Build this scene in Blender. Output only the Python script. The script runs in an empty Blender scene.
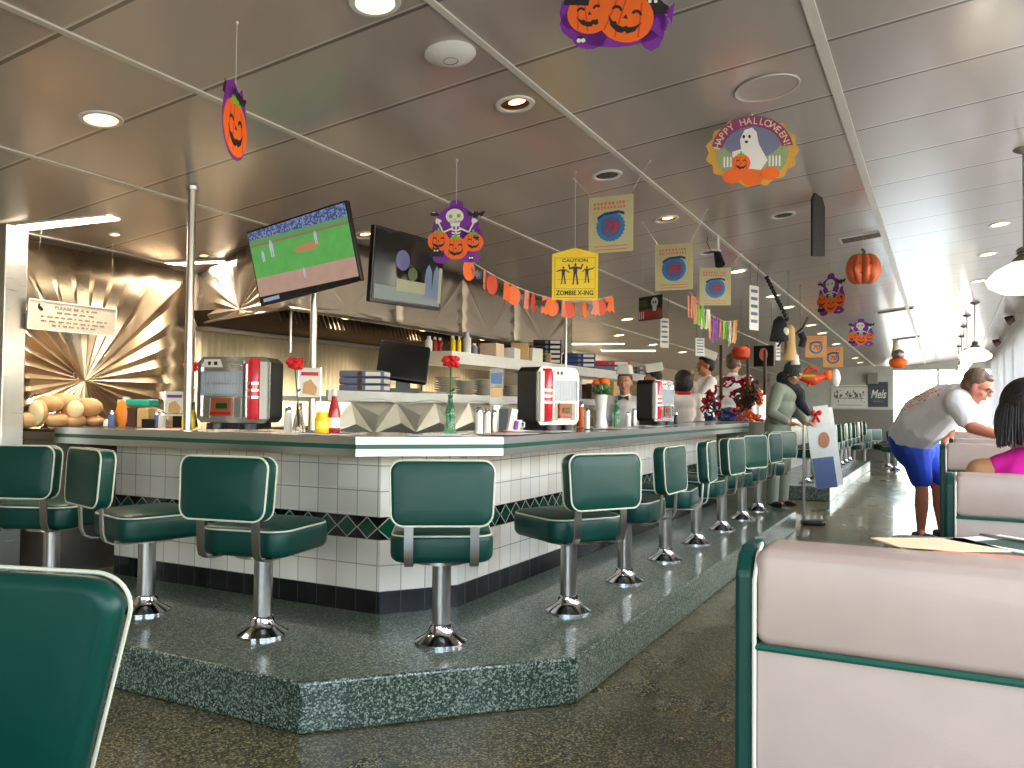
import bpy, bmesh, math, random
from mathutils import Vector, Matrix, Euler
random.seed(7)
S = bpy.context.scene; COL = S.collection
PI = math.pi; R = math.radians
def hx(r, g, b):
    f = lambda c: (c/255/12.92) if c/255 <= .04045 else ((c/255+.055)/1.055)**2.4
    return (f(r), f(g), f(b), 1)

# ------------------------------------------------------------------ camera
FOC = 830.; HC = 1.27
yaw = math.atan(433/FOC); roll = math.atan(.0105); pitch = math.atan(23/FOC)
fwd = Vector((-math.sin(yaw)*math.cos(pitch), math.cos(yaw)*math.cos(pitch), math.sin(pitch)))
rt0 = Vector((math.cos(yaw), math.sin(yaw), 0)); up0 = rt0.cross(fwd)
rt = rt0*math.cos(roll)+up0*math.sin(roll); up = up0*math.cos(roll)-rt0*math.sin(roll)
cam = bpy.data.cameras.new('camera'); co = bpy.data.objects.new('camera', cam); COL.objects.link(co)
co.matrix_world = Matrix(((rt.x, up.x, -fwd.x, 0), (rt.y, up.y, -fwd.y, 0), (rt.z, up.z, -fwd.z, HC), (0, 0, 0, 1)))
cam.sensor_width = 36; cam.lens = FOC/1024*36; cam.clip_start = .03; cam.clip_end = 200
S.camera = co
CAM = Vector((0, 0, HC))
def P(px, py, X=None, Y=None, Z=None):
    """the world point on a measured sight line at a known world X, Y or Z"""
    r = fwd+rt*((px-512)/FOC)-up*((py-384)/FOC)
    t = (X/r.x) if X is not None else (Y/r.y) if Y is not None else (Z-HC)/r.z
    return CAM+r*t
def ceil_z(x, y): return 2.9+.1115*x-.0133*(y-3)
def PC(px, py):
    r = fwd+rt*((px-512)/FOC)-up*((py-384)/FOC)
    t = (2.9+.0133*3-HC)/(r.z-.1115*r.x+.0133*r.y)
    return CAM+r*t

# ------------------------------------------------------------------ materials
MATS = {}
def pbr(name, c, rough=.5, metal=0., coat=0., emit=None, es=0., alpha=1., trans=0., bump=0., bscale=200., ior=1.5, coat_r=.08):
    m = bpy.data.materials.new(name); m.use_nodes = True; nt = m.node_tree; b = nt.nodes['Principled BSDF']
    b.inputs['Base Color'].default_value = c; b.inputs['Roughness'].default_value = rough; b.inputs['Metallic'].default_value = metal
    b.inputs['Coat Weight'].default_value = coat; b.inputs['Coat Roughness'].default_value = coat_r; b.inputs['IOR'].default_value = ior
    b.inputs['Transmission Weight'].default_value = trans; b.inputs['Alpha'].default_value = alpha
    if emit: b.inputs['Emission Color'].default_value = emit; b.inputs['Emission Strength'].default_value = es
    # slight procedural variation of the colour and the surface
    tc = nt.nodes.new('ShaderNodeTexCoord'); nz = nt.nodes.new('ShaderNodeTexNoise'); nz.inputs['Scale'].default_value = 9
    nt.links.new(tc.outputs['Object'], nz.inputs['Vector'])
    hs = nt.nodes.new('ShaderNodeHueSaturation'); hs.inputs['Color'].default_value = c
    mr = nt.nodes.new('ShaderNodeMapRange'); mr.inputs['To Min'].default_value = .9; mr.inputs['To Max'].default_value = 1.08
    nt.links.new(nz.outputs['Fac'], mr.inputs['Value']); nt.links.new(mr.outputs['Result'], hs.inputs['Value']); nt.links.new(hs.outputs['Color'], b.inputs['Base Color'])
    if bump:
        n2 = nt.nodes.new('ShaderNodeTexNoise'); n2.inputs['Scale'].default_value = bscale; nt.links.new(tc.outputs['Object'], n2.inputs['Vector'])
        bp = nt.nodes.new('ShaderNodeBump'); bp.inputs['Strength'].default_value = bump; bp.inputs['Distance'].default_value = .01
        nt.links.new(n2.outputs['Fac'], bp.inputs['Height']); nt.links.new(bp.outputs['Normal'], b.inputs['Normal'])
    MATS[name] = m; return m
class G:
    """tiny node-maths helper"""
    def __init__(s, m): s.nt = m.node_tree
    def n(s, t): return s.nt.nodes.new(t)
    def put(s, sock, v):
        if isinstance(v, (int, float)): sock.default_value = v
        elif isinstance(v, tuple): sock.default_value = v
        else: s.nt.links.new(v, sock)
    def m(s, op, a, b=None, c=None):
        q = s.n('ShaderNodeMath'); q.operation = op; s.put(q.inputs[0], a)
        if b is not None: s.put(q.inputs[1], b)
        if c is not None: s.put(q.inputs[2], c)
        return q.outputs[0]
    def mix(s, f, a, b):
        q = s.n('ShaderNodeMix'); q.data_type = 'RGBA'; s.put(q.inputs[0], f); s.put(q.inputs[6], a); s.put(q.inputs[7], b); return q.outputs[2]
    def xyz(s, kind='Object'):
        t = s.n('ShaderNodeTexCoord'); q = s.n('ShaderNodeSeparateXYZ'); s.nt.links.new(t.outputs[kind], q.inputs[0]); return t.outputs[kind], q.outputs
    def noise(s, vec, scale, detail=2):
        q = s.n('ShaderNodeTexNoise'); q.inputs['Scale'].default_value = scale; q.inputs['Detail'].default_value = detail; s.nt.links.new(vec, q.inputs['Vector']); return q.outputs['Fac']
    def bump(s, h, st, dist=.01):
        q = s.n('ShaderNodeBump'); q.inputs['Strength'].default_value = st; q.inputs['Distance'].default_value = dist; s.put(q.inputs['Height'], h); return q.outputs['Normal']
def terrazzo(name, dark, mid, light, rough, scale=150.):
    m = pbr(name, mid, rough, coat=.45, coat_r=.07); g = G(m); b = m.node_tree.nodes['Principled BSDF']
    vec, _ = g.xyz(); v = g.n('ShaderNodeTexVoronoi'); v.inputs['Scale'].default_value = scale; g.put(v.inputs['Vector'], vec)
    cr = g.n('ShaderNodeValToRGB'); g.put(cr.inputs[0], v.outputs['Color']); e = cr.color_ramp.elements
    e[0].position = .2; e[0].color = dark; e[1].position = .9; e[1].color = light; q = e.new(.55); q.color = mid
    big = g.noise(vec, 1.3, 3); mr = g.n('ShaderNodeMapRange'); g.put(mr.inputs[0], big); mr.inputs['To Min'].default_value = .75; mr.inputs['To Max'].default_value = 1.2
    hs = g.n('ShaderNodeHueSaturation'); g.put(hs.inputs['Color'], cr.outputs[0]); g.put(hs.inputs['Value'], mr.outputs[0]); g.put(b.inputs['Base Color'], hs.outputs[0])
    rr = g.m('MULTIPLY_ADD', big, .25, rough-.1); g.put(b.inputs['Roughness'], rr)
    g.put(b.inputs['Normal'], g.bump(g.noise(vec, 6, 2), .05, .02))
    return m
M_floor = terrazzo('floor_terrazzo', hx(22, 22, 12), hx(76, 72, 48), hx(160, 152, 116), .27, 150)
M_step = terrazzo('green_terrazzo', hx(16, 28, 23), hx(62, 80, 67), hx(164, 178, 158), .32, 160)
M_green = pbr('green_vinyl', hx(5, 58, 49), .38, coat=.0, bump=.06, bscale=900)
M_green.node_tree.nodes['Principled BSDF'].inputs['Specular IOR Level'].default_value = .3
M_shelf = pbr('bright_steel', hx(226, 224, 218), .38, .75)
M_pipe = pbr('cream_piping', hx(206, 204, 184), .45)
M_chrome = pbr('chrome', hx(205, 205, 208), .12, 1.)
M_satin = pbr('satin_steel', hx(176, 172, 166), .3, 1.)
M_dull = pbr('dull_steel', hx(142, 138, 130), .42, .9)
M_alu = pbr('aluminium_edge', hx(188, 190, 190), .3, 1.)
M_cream = pbr('cream_vinyl', hx(168, 146, 136), .45, coat=.15, bump=.05, bscale=600)
M_black = pbr('black_plastic', hx(14, 14, 15), .35)
M_dark = pbr('dark_interior', hx(36, 29, 24), .7)
M_white = pbr('white_paint', hx(226, 224, 218), .45)
M_paper = pbr('white_paper', hx(232, 228, 220), .7)
M_trim = pbr('ceiling_strip', hx(214, 208, 198), .35)
M_wall = pbr('wall_paint', hx(158, 146, 130), .6)
M_greenstripe = pbr('green_stripe', hx(8, 76, 62), .3)
M_red = pbr('red_plastic', hx(206, 22, 44), .22, coat=.5)
M_rose = pbr('red_petals', hx(206, 16, 26), .6)
M_stem = pbr('green_stem', hx(56, 110, 52), .6)
M_yellow = pbr('yellow_mustard', hx(246, 206, 12), .35)
M_ketchup = pbr('ketchup_red', hx(168, 18, 28), .25, coat=.4)
M_brown = pbr('brown_dark', hx(70, 44, 30), .6)
M_tan = pbr('tan_card', hx(206, 168, 112), .7)
M_bread = pbr('bread_crust', hx(208, 160, 112), .75, bump=.3, bscale=40)
M_crumb = pbr('bread_crumb', hx(240, 216, 168), .85, bump=.4, bscale=90)
M_orange = pbr('orange_print', hx(244, 106, 22), .55)
M_purple = pbr('purple_print', hx(122, 38, 156), .55)
M_blackp = pbr('black_print', hx(22, 16, 24), .6)
M_whitep = pbr('white_print', hx(240, 236, 228), .6)
M_limep = pbr('lime_print', hx(120, 186, 40), .6)
M_teal = pbr('teal_plastic', hx(30, 160, 140), .4)
M_skin = pbr('skin', hx(196, 138, 108), .5)
M_skin2 = pbr('skin_tan', hx(178, 118, 84), .5)
M_hair = pbr('black_hair', hx(26, 19, 17), .6, bump=.6, bscale=60)
M_hairb = pbr('brown_hair', hx(96, 74, 58), .5, bump=.6, bscale=80)
M_tee = pbr('white_cotton', hx(238, 236, 244), .8, bump=.15, bscale=30)
M_uniform = pbr('uniform_white', hx(242, 234, 230), .8, bump=.15, bscale=25)
M_blueshort = pbr('blue_shorts', hx(28, 64, 176), .65, bump=.15, bscale=25)
M_pink = pbr('pink_top', hx(232, 30, 160), .7, bump=.15, bscale=40)
M_grey = pbr('grey_green_cloth', hx(128, 134, 118), .8, bump=.2, bscale=30)
M_scarf = pbr('dark_scarf', hx(20, 22, 30), .8, bump=.2, bscale=40)
M_plate = pbr('stoneware', hx(214, 206, 190), .3, coat=.3)
M_steelblue = pbr('blue_print', hx(84, 104, 150), .5)
M_glass = pbr('clear_glass', (1, 1, 1, 1), .03, trans=1., ior=1.45)
M_gglass = pbr('green_glass', hx(120, 200, 150), .05, trans=.85, ior=1.45)
M_acryl = pbr('clear_acrylic', (.95, .97, .97, 1), .05, trans=.92, ior=1.3)
M_lamp = pbr('lit_lamp', hx(255, 240, 205), .5, emit=hx(255, 226, 170), es=9)
M_warm = pbr('lit_warm', hx(255, 230, 190), .5, emit=hx(255, 206, 140), es=5)
M_fluor = pbr('lit_diffuser', hx(255, 248, 225), .5, emit=hx(255, 240, 205), es=7)
M_opal = pbr('opal_glass', hx(250, 246, 224), .3, emit=hx(255, 246, 214), es=1.3)
M_gold = pbr('gold_reflector', hx(214, 160, 90), .2, 1.)
M_yelsign = pbr('yellow_sign', hx(244, 204, 24), .5)
M_poster = pbr('poster_cream', hx(206, 198, 150), .6)
M_pblue = pbr('poster_blue', hx(60, 130, 190), .6)
M_pnavy = pbr('poster_navy', hx(30, 60, 120), .6)
M_pred = pbr('poster_red', hx(206, 40, 60), .6)
M_psalmon = pbr('poster_salmon', hx(222, 130, 104), .6)
M_peach = pbr('peach_print', hx(244, 178, 110), .6)
M_vase = pbr('white_ceramic', hx(236, 234, 228), .25, coat=.4)

def thin_glass():
    m = bpy.data.materials.new('window_glass'); m.use_nodes = True; nt = m.node_tree; nt.nodes.clear(); o = nt.nodes.new('ShaderNodeOutputMaterial'); mx = nt.nodes.new('ShaderNodeMixShader')
    t = nt.nodes.new('ShaderNodeBsdfTransparent'); g = nt.nodes.new('ShaderNodeBsdfGlossy'); g.inputs['Roughness'].default_value = .02; t.inputs['Color'].default_value = (.96, .98, .98, 1)
    nt.links.new(t.outputs[0], mx.inputs[1]); nt.links.new(g.outputs[0], mx.inputs[2]); mx.inputs[0].default_value = .06; nt.links.new(mx.outputs[0], o.inputs['Surface']); return m
M_pane = thin_glass()
# tiles on the counter body (UV: u along the wall in metres, v = height)
def tile_mat():
    m = pbr('counter_tiles', hx(226, 222, 214), .14, coat=.0); g = G(m); b = m.node_tree.nodes['Principled BSDF']
    _, o = g.xyz('UV'); u, v = o[0], o[1]; T = .132
    fu = g.m('FRACT', g.m('DIVIDE', u, T)); eu = g.m('MINIMUM', fu, g.m('SUBTRACT', 1., fu)); ju = g.m('LESS_THAN', eu, .018)
    def rows(z0):
        f = g.m('FRACT', g.m('DIVIDE', g.m('SUBTRACT', v, z0), T)); return g.m('LESS_THAN', g.m('MINIMUM', f, g.m('SUBTRACT', 1., f)), .018)
    upm = g.m('GREATER_THAN', v, .64); jv = g.m('ADD', g.m('MULTIPLY', upm, rows(.695)), g.m('MULTIPLY', g.m('SUBTRACT', 1., upm), rows(.315)))
    joint = g.m('MAXIMUM', ju, jv)
    wn = g.n('ShaderNodeTexWhiteNoise'); wn.noise_dimensions = '2D'; cb = g.n('ShaderNodeCombineXYZ')
    g.put(cb.inputs[0], g.m('FLOOR', g.m('DIVIDE', u, T))); g.put(cb.inputs[1], g.m('FLOOR', g.m('DIVIDE', g.m('SUBTRACT', v, .315), T))); g.put(wn.inputs['Vector'], cb.outputs[0])
    white = g.mix(wn.outputs['Value'], hx(222, 213, 202), hx(240, 232, 220)); white = g.mix(joint, white, hx(150, 146, 138))
    kick = g.mix(ju, hx(12, 13, 18), hx(60, 60, 62))
    a = g.m('MULTIPLY', g.m('ABSOLUTE', g.m('SUBTRACT', fu, .5)), 2.); w = g.m('DIVIDE', g.m('SUBTRACT', v, .58), .115)
    s_ = g.m('ADD', a, g.m('MULTIPLY', g.m('ABSOLUTE', g.m('SUBTRACT', w, .5)), 2.))
    band = g.mix(g.m('GREATER_THAN', s_, .9), hx(10, 74, 52), hx(176, 172, 160)); band = g.mix(g.m('GREATER_THAN', s_, 1.03), band, hx(14, 15, 18))
    inb = g.m('MULTIPLY', g.m('GREATER_THAN', v, .58), g.m('LESS_THAN', v, .695))
    c = g.mix(inb, white, band); c = g.mix(g.m('LESS_THAN', v, .315), c, kick); g.put(b.inputs['Base Color'], c)
    g.put(b.inputs['Normal'], g.bump(g.m('SUBTRACT', 1., joint), .35, .002)); return m
M_tile = tile_mat()
def ceiling_mat():
    m = pbr('ceiling_panels', hx(196, 186, 180), .3, coat=.35, coat_r=.12); g = G(m); b = m.node_tree.nodes['Principled BSDF']
    b.inputs['Metallic'].default_value = .35
    vec, o = g.xyz(); f = g.m('FRACT', g.m('DIVIDE', g.m('SUBTRACT', o[1], 2.46), .615)); line = g.m('LESS_THAN', f, .018); dk = g.m('LESS_THAN', g.m('ABSOLUTE', g.m('SUBTRACT', f, .035)), .016)
    c = g.mix(line, hx(194, 183, 175), hx(226, 217, 208)); c = g.mix(dk, c, hx(118, 110, 103)); g.put(b.inputs['Base Color'], c)
    wave = g.m('ADD', g.m('MULTIPLY', g.noise(vec, 1.1, 2), 1.), g.m('MULTIPLY', line, .12)); g.put(b.inputs['Normal'], g.bump(wave, .12, .05)); return m
M_ceil = ceiling_mat()
def brushed(name, c, rough, sc=(4, 4, 220), bs=.02, met=1.):
    m = pbr(name, c, rough, met); g = G(m); b = m.node_tree.nodes['Principled BSDF']; vec, o = g.xyz()
    mp = g.n('ShaderNodeMapping'); g.put(mp.inputs['Vector'], vec); mp.inputs['Scale'].default_value = sc
    n = g.noise(mp.outputs[0], 1., 3); g.put(b.inputs['Roughness'], g.m('MULTIPLY_ADD', n, .25, rough-.1))
    g.put(b.inputs['Normal'], g.bump(n, bs, .01)); return m
M_brush = brushed('brushed_steel', hx(190, 188, 184), .3, (4, 4, 220), .0)
M_sun = brushed('sunburst_steel', hx(184, 166, 142), .30, (6, 6, 2), .0)
M_rib = brushed('ribbed_steel', hx(240, 226, 196), .45, (20, 20, 3), .02, .5)
def tvmat():
    m = pbr('baseball_broadcast', (0, 0, 0, 1), .15); g = G(m); b = m.node_tree.nodes['Principled BSDF']; vec, o = g.xyz()
    z = g.m('ADD', o[2], g.m('MULTIPLY', o[0], .04))
    crowd = g.mix(g.m('GREATER_THAN', g.noise(vec, 90, 4), .52), hx(66, 84, 136), hx(136, 150, 186))
    grass = g.mix(g.noise(vec, 14, 2), hx(88, 172, 84), hx(112, 192, 98)); dirt = g.mix(g.noise(vec, 18, 2), hx(190, 150, 134), hx(206, 170, 152))
    c = g.mix(g.m('GREATER_THAN', z, -.07), dirt, grass); c = g.mix(g.m('GREATER_THAN', z, .105), c, hx(140, 130, 100)); c = g.mix(g.m('GREATER_THAN', z, .12), c, g.mix(.5, grass, hx(110, 140, 110)))
    c = g.mix(g.m('GREATER_THAN', z, .145), c, crowd); c = g.mix(g.m('LESS_THAN', z, -.175), c, hx(12, 16, 20)); g.put(b.inputs['Emission Color'], c); b.inputs['Emission Strength'].default_value = .75; return m
M_tv = tvmat()
M_tvoff = pbr('dark_screen', hx(20, 22, 20), .1, coat=.6)

# ------------------------------------------------------------------ mesh builder
class MB:
    def __init__(s): s.v = []; s.f = []
    def add(s, vs, fs):
        o = len(s.v); s.v += [tuple(q) for q in vs]; s.f += [tuple(i+o for i in q) for q in fs]; return s
    def box(s, c, d, rot=None, taper=1.):
        x, y, z = [q/2 for q in d]; vs = []
        for k in (-1, 1):
            t = taper if k > 0 else 1
            for a, b in ((-1, -1), (1, -1), (1, 1), (-1, 1)): vs.append(Vector((a*x*t, b*y*t, k*z)))
        if rot: e = Euler(rot).to_matrix(); vs = [e@q for q in vs]
        vs = [q+Vector(c) for q in vs]
        return s.add(vs, [(3, 2, 1, 0), (4, 5, 6, 7), (0, 1, 5, 4), (1, 2, 6, 5), (2, 3, 7, 6), (3, 0, 4, 7)])
    def prism(s, poly, z0, z1, ax='z'):
        n = len(poly)
        a = sum(poly[i][0]*poly[(i+1) % n][1]-poly[(i+1) % n][0]*poly[i][1] for i in range(n))
        if a < 0: poly = poly[::-1]
        T = {'z': lambda u, v, w: (u, v, w), 'y': lambda u, v, w: (u, -w, v), 'x': lambda u, v, w: (w, u, v)}[ax]
        vs = [T(u, v, z0) for u, v in poly]+[T(u, v, z1) for u, v in poly]
        fs = [tuple(range(n))[::-1], tuple(range(n, 2*n))]+[(i, (i+1) % n, n+(i+1) % n, n+i) for i in range(n)]
        return s.add(vs, fs)
    def lathe(s, prof, c=(0, 0, 0), seg=24, ax='z'):
        vs = []; fs = []; n = len(prof)
        for i in range(seg):
            a = 2*PI*i/seg
            for r, z in prof:
                p = (r*math.cos(a), r*math.sin(a), z)
                if ax == 'y': p = (p[0], -p[2], p[1])
                if ax == 'x': p = (p[2], p[0], p[1])
                vs.append((p[0]+c[0], p[1]+c[1], p[2]+c[2]))
        for i in range(seg):
            j = (i+1) % seg
            for k in range(n-1): fs.append((i*n+k, j*n+k, j*n+k+1, i*n+k+1))
        fs.append(tuple(i*n for i in range(seg))[::-1]); fs.append(tuple(i*n+n-1 for i in range(seg)))
        return s.add(vs, fs)
    def cyl(s, a, b, r, r2=None, seg=12):
        a = Vector(a); b = Vector(b); r2 = r if r2 is None else r2; d = (b-a).normalized(); q = d.to_track_quat('Z', 'Y').to_matrix(); vs = []
        for c, rr in ((a, r), (b, r2)):
            for i in range(seg): t = 2*PI*i/seg; vs.append(c+q@Vector((rr*math.cos(t), rr*math.sin(t), 0)))
        return s.add(vs, [tuple(range(seg))[::-1], tuple(range(seg, 2*seg))]+[(i, (i+1) % seg, seg+(i+1) % seg, seg+i) for i in range(seg)])
    def tube(s, pts, r, seg=8, closed=False, flat=None):
        pts = [Vector(p) for p in pts]; n = len(pts); vs = []; fs = []; prev = None
        for i, p in enumerate(pts):
            a = pts[(i-1) % n] if (closed or i > 0) else p; b = pts[(i+1) % n] if (closed or i < n-1) else p
            d = (b-a).normalized()
            if prev is None:
                nrm = d.cross(Vector((0, 0, 1)));
                if nrm.length < .1: nrm = d.cross(Vector((1, 0, 0)))
            else: nrm = prev-d*prev.dot(d)
            nrm.normalize(); prev = nrm; bn = d.cross(nrm)
            rr = r[i] if isinstance(r, (list, tuple)) else r
            for k in range(seg):
                t = 2*PI*k/seg+PI/4 if flat else 2*PI*k/seg
                vs.append(p+nrm*rr*math.cos(t)*(flat or 1)+bn*rr*math.sin(t))
        m = n if closed else n-1
        for i in range(m):
            j = (i+1) % n
            for k in range(seg): l = (k+1) % seg; fs.append((i*seg+k, i*seg+l, j*seg+l, j*seg+k))
        if not closed: fs.append(tuple(range(seg))[::-1]); fs.append(tuple((n-1)*seg+k for k in range(seg)))
        return s.add(vs, fs)
    def ball(s, c, r, seg=14, rings=9, rot=None):
        if isinstance(r, (int, float)): r = (r, r, r)
        e = Euler(rot).to_matrix() if rot else None; c = Vector(c); vs = [Vector((0, 0, r[2]))]
        for i in range(1, rings):
            t = PI*i/rings
            for k in range(seg): a = 2*PI*k/seg; vs.append(Vector((r[0]*math.sin(t)*math.cos(a), r[1]*math.sin(t)*math.sin(a), r[2]*math.cos(t))))
        vs.append(Vector((0, 0, -r[2]))); L = len(vs)-1
        fs = [(0, 1+k, 1+(k+1) % seg) for k in range(seg)]
        for i in range(rings-2):
            for k in range(seg): a = 1+i*seg; fs.append((a+k, a+seg+k, a+seg+(k+1) % seg, a+(k+1) % seg))
        a = 1+(rings-2)*seg; fs += [(L, a+(k+1) % seg, a+k) for k in range(seg)]
        if e: vs = [e@q for q in vs]
        return s.add([q+c for q in vs], fs)
    def limb(s, pts, rs, seg=12):
        for i in range(len(pts)-1):
            s.cyl(pts[i], pts[i+1], rs[i], rs[i+1], seg)
        for p, r in zip(pts, rs): s.ball(p, r*1.0, seg, 8)
        return s
    def cushion(s, w, h, d, rc, re, c=(0, 0, 0), ax='z', bend=0., dome=0., rot=None, tap=0., seg=6):
        """rounded rectangle w x h, thickness d along the axis, all edges rounded"""
        def out(i):
            ww = w/2-i; hh = h/2-i; r = max(rc-i, .002); q = []
            for cx, cy, a0 in ((ww-r, hh-r, 0), (-ww+r, hh-r, 90), (-ww+r, -hh+r, 180), (ww-r, -hh+r, 270)):
                for k in range(seg+1): a = R(a0+90*k/seg); q.append((cx+r*math.cos(a), cy+r*math.sin(a)))
            return q
        rings = []
        for k in range(4): a = PI/2*k/3; rings.append((re*(1-math.sin(a)), -d/2+re*(1-math.cos(a))))
        rings += [(i, -z) for i, z in rings[::-1]]; vs = []
        extra = [(min(w, h)*.25, -d/2-dome*.7)] if dome else []; extra2 = [(i, -z) for i, z in extra]
        rings = extra+rings+extra2; n = 4*(seg+1)
        for i, z in rings:
            for u, v in out(i): vs.append((u*(1+tap*v/h), v, z))
        L = len(rings); fs = [tuple(range(n))[::-1], tuple((L-1)*n+k for k in range(n))]
        for a in range(L-1):
            for k in range(n): fs.append((a*n+k, a*n+(k+1) % n, (a+1)*n+(k+1) % n, (a+1)*n+k))
        e = Euler(rot).to_matrix() if rot else None; o = []
        for u, v, z in vs:
            z += bend*u*u
            p = Vector((u, v, z) if ax == 'z' else (u, -z, v) if ax == 'y' else (z, u, v))
            if e: p = e@p
            o.append(p+Vector(c))
        return s.add(o, fs)
    def build(s, name, mat, parent=None, smooth=True, ang=40):
        me = bpy.data.meshes.new(name); me.from_pydata(s.v, [], s.f); me.materials.append(mat)
        bm = bmesh.new(); bm.from_mesh(me); bmesh.ops.recalc_face_normals(bm, faces=bm.faces[:]); bm.to_mesh(me); bm.free()
        if smooth:
            for p in me.polygons: p.use_smooth = True
            try: me.set_sharp_from_angle(angle=R(ang))
            except Exception: pass
        o = bpy.data.objects.new(name, me); COL.objects.link(o)
        if parent: o.parent = parent
        return o
def loop_rr(w, h, r, z=0., ax='z', bend=0., c=(0, 0, 0), seg=6, tap=0.):
    q = []
    for cx, cy, a0 in ((w/2-r, h/2-r, 0), (-w/2+r, h/2-r, 90), (-w/2+r, -h/2+r, 180), (w/2-r, -h/2+r, 270)):
        for k in range(seg+1): a = R(a0+90*k/seg); u = cx+r*math.cos(a); v = cy+r*math.sin(a); u *= 1+tap*v/h; zz = z+bend*u*u; q.append(Vector((u, v, zz) if ax == 'z' else (u, -zz, v))+Vector(c))
    return q
def tag(o, label, cat, group=None, kind=None):
    o['label'] = label; o['category'] = cat
    if group: o['group'] = group
    if kind: o['kind'] = kind
    return o
def thing(name, label, cat, loc=(0, 0, 0), rz=0., group=None, rot=None):
    o = bpy.data.objects.new(name, None); COL.objects.link(o); o.location = loc; o.rotation_euler = rot or (0, 0, rz); o.empty_display_size = .1
    return tag(o, label, cat, group)
def struct(o): o['kind'] = 'structure'; return o
def copy_tree(o, parent=None):
    c = o.copy(); COL.objects.link(c); c.parent = parent
    for ch in list(o.children): copy_tree(ch, c)
    return c
def place(root, loc, rz, label, group=None):
    root.location = loc; root.rotation_euler[2] = rz; root['label'] = label
    if group: root['group'] = group
    return root
def blob(name, fn, mat, parent=None, voxel=.01, smooth=4, loc=None):
    """merge overlapping volumes into one continuous skin"""
    m = MB(); fn(m); o = m.build(name, mat, None)
    r = o.modifiers.new('r', 'REMESH'); r.mode = 'VOXEL'; r.voxel_size = voxel
    s2 = o.modifiers.new('s', 'SMOOTH'); s2.iterations = smooth; s2.factor = .6
    dg = bpy.context.evaluated_depsgraph_get(); me = bpy.data.meshes.new_from_object(o.evaluated_get(dg)); old = o.data
    o.modifiers.clear(); o.data = me; bpy.data.meshes.remove(old); me.materials.clear(); me.materials.append(mat)
    for p in me.polygons: p.use_smooth = True
    o.parent = parent; return o
def text(body, size, mat, parent, c, ax='y', th=.0008, width=None, rot=None, name='lettering', sx=1., bold=0., shear=0.):
    cu = bpy.data.curves.new('t', 'FONT'); cu.body = body; cu.size = size; cu.align_x = 'CENTER'; cu.align_y = 'CENTER'; cu.extrude = th; cu.offset = bold; cu.shear = shear
    o = bpy.data.objects.new('t', cu); COL.objects.link(o); bpy.context.view_layer.update()
    me = bpy.data.meshes.new_from_object(o.evaluated_get(bpy.context.evaluated_depsgraph_get())); bpy.data.objects.remove(o)
    w = max([v.co.x for v in me.vertices])-min([v.co.x for v in me.vertices])
    k = (width/w) if width else sx
    mt = Matrix.Translation(c)@(Euler(rot).to_matrix().to_4x4() if rot else Matrix())@Matrix.Rotation(PI/2, 4, 'X')@Matrix.Diagonal((k, 1, 1, 1))
    me.transform(mt); me.materials.clear(); me.materials.append(mat); q = bpy.data.objects.new(name, me); COL.objects.link(q); q.parent = parent; return q
SKY = 4.8; LAMP_E = 16; KIT_E = 22; HOOD_E = 130; EXPO = 0.0

# ================================================================== SETTING
m = MB(); m.box((-2, 11.5, -.05), (9, 33, .1)); struct(m.build('floor', M_floor, None, False))
# sloping ceiling slab
m = MB(); x0, x1, y0, y1 = -6.4, 1.35, -4, 26.5
vs = [(x, y, ceil_z(x, y)+h) for h in (0, .12) for x, y in ((x0, y0), (x1, y0), (x1, y1), (x0, y1))]
m.add(vs, [(3, 2, 1, 0), (4, 5, 6, 7), (0, 1, 5, 4), (1, 2, 6, 5), (2, 3, 7, 6), (3, 0, 4, 7)]); struct(m.build('ceiling', M_ceil, None, False))
for i, x in enumerate((-5.1, -3.94, -2.8, -1.63, -.46, .72)):
    m = MB(); w = .014 if x != -.46 else .022; h = .008 if x != -.46 else .014
    a, b = (-4, 26.4) if x > -5 else (2.9, 4.4)
    vs = [(x+s*w, y, ceil_z(x+s*w, y)-d) for y in (a, b) for s, d in ((-1, 0), (1, 0), (1, h), (-1, h))]
    m.add(vs, [(0, 1, 2, 3), (7, 6, 5, 4), (0, 3, 7, 4), (1, 5, 6, 2), (3, 2, 6, 7), (0, 4, 5, 1)]); struct(m.build('trim_%d' % (i+1), M_trim, None, False))
# left wall behind the kitchen, rear wall, entry wall
m = MB(); m.box((-5.3, 13, 1.35), (.14, 27, 2.7)); struct(m.build('wall_left', M_wall, None, False))
m = MB(); m.box((-6.05, -.4, 1.25), (.14, 7.2, 2.5)); m.box((-5.75, 3.18, 1.25), (.7, .1, 2.5)); struct(m.build('wall_front_left', M_dark, None, False))
m = MB(); m.box((-3.45, 25.2, 1.3), (3.94, .14, 2.6)); m.box((-.1, 25.2, 2.6), (2.9, .14, .34)); struct(m.build('wall_far', pbr('far_wall_paint', hx(186, 186, 180), .6), None, False))
m = MB(); m.box((-2.5, -3.6, .3), (7.4, .14, .6)); m.box((-2.5, -3.6, 2.7), (7.4, .14, .5)); m.box((-4.75, -3.6, 1.5), (2.9, .14, 2.0)); struct(m.build('wall_rear', M_wall, None, False))
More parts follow.
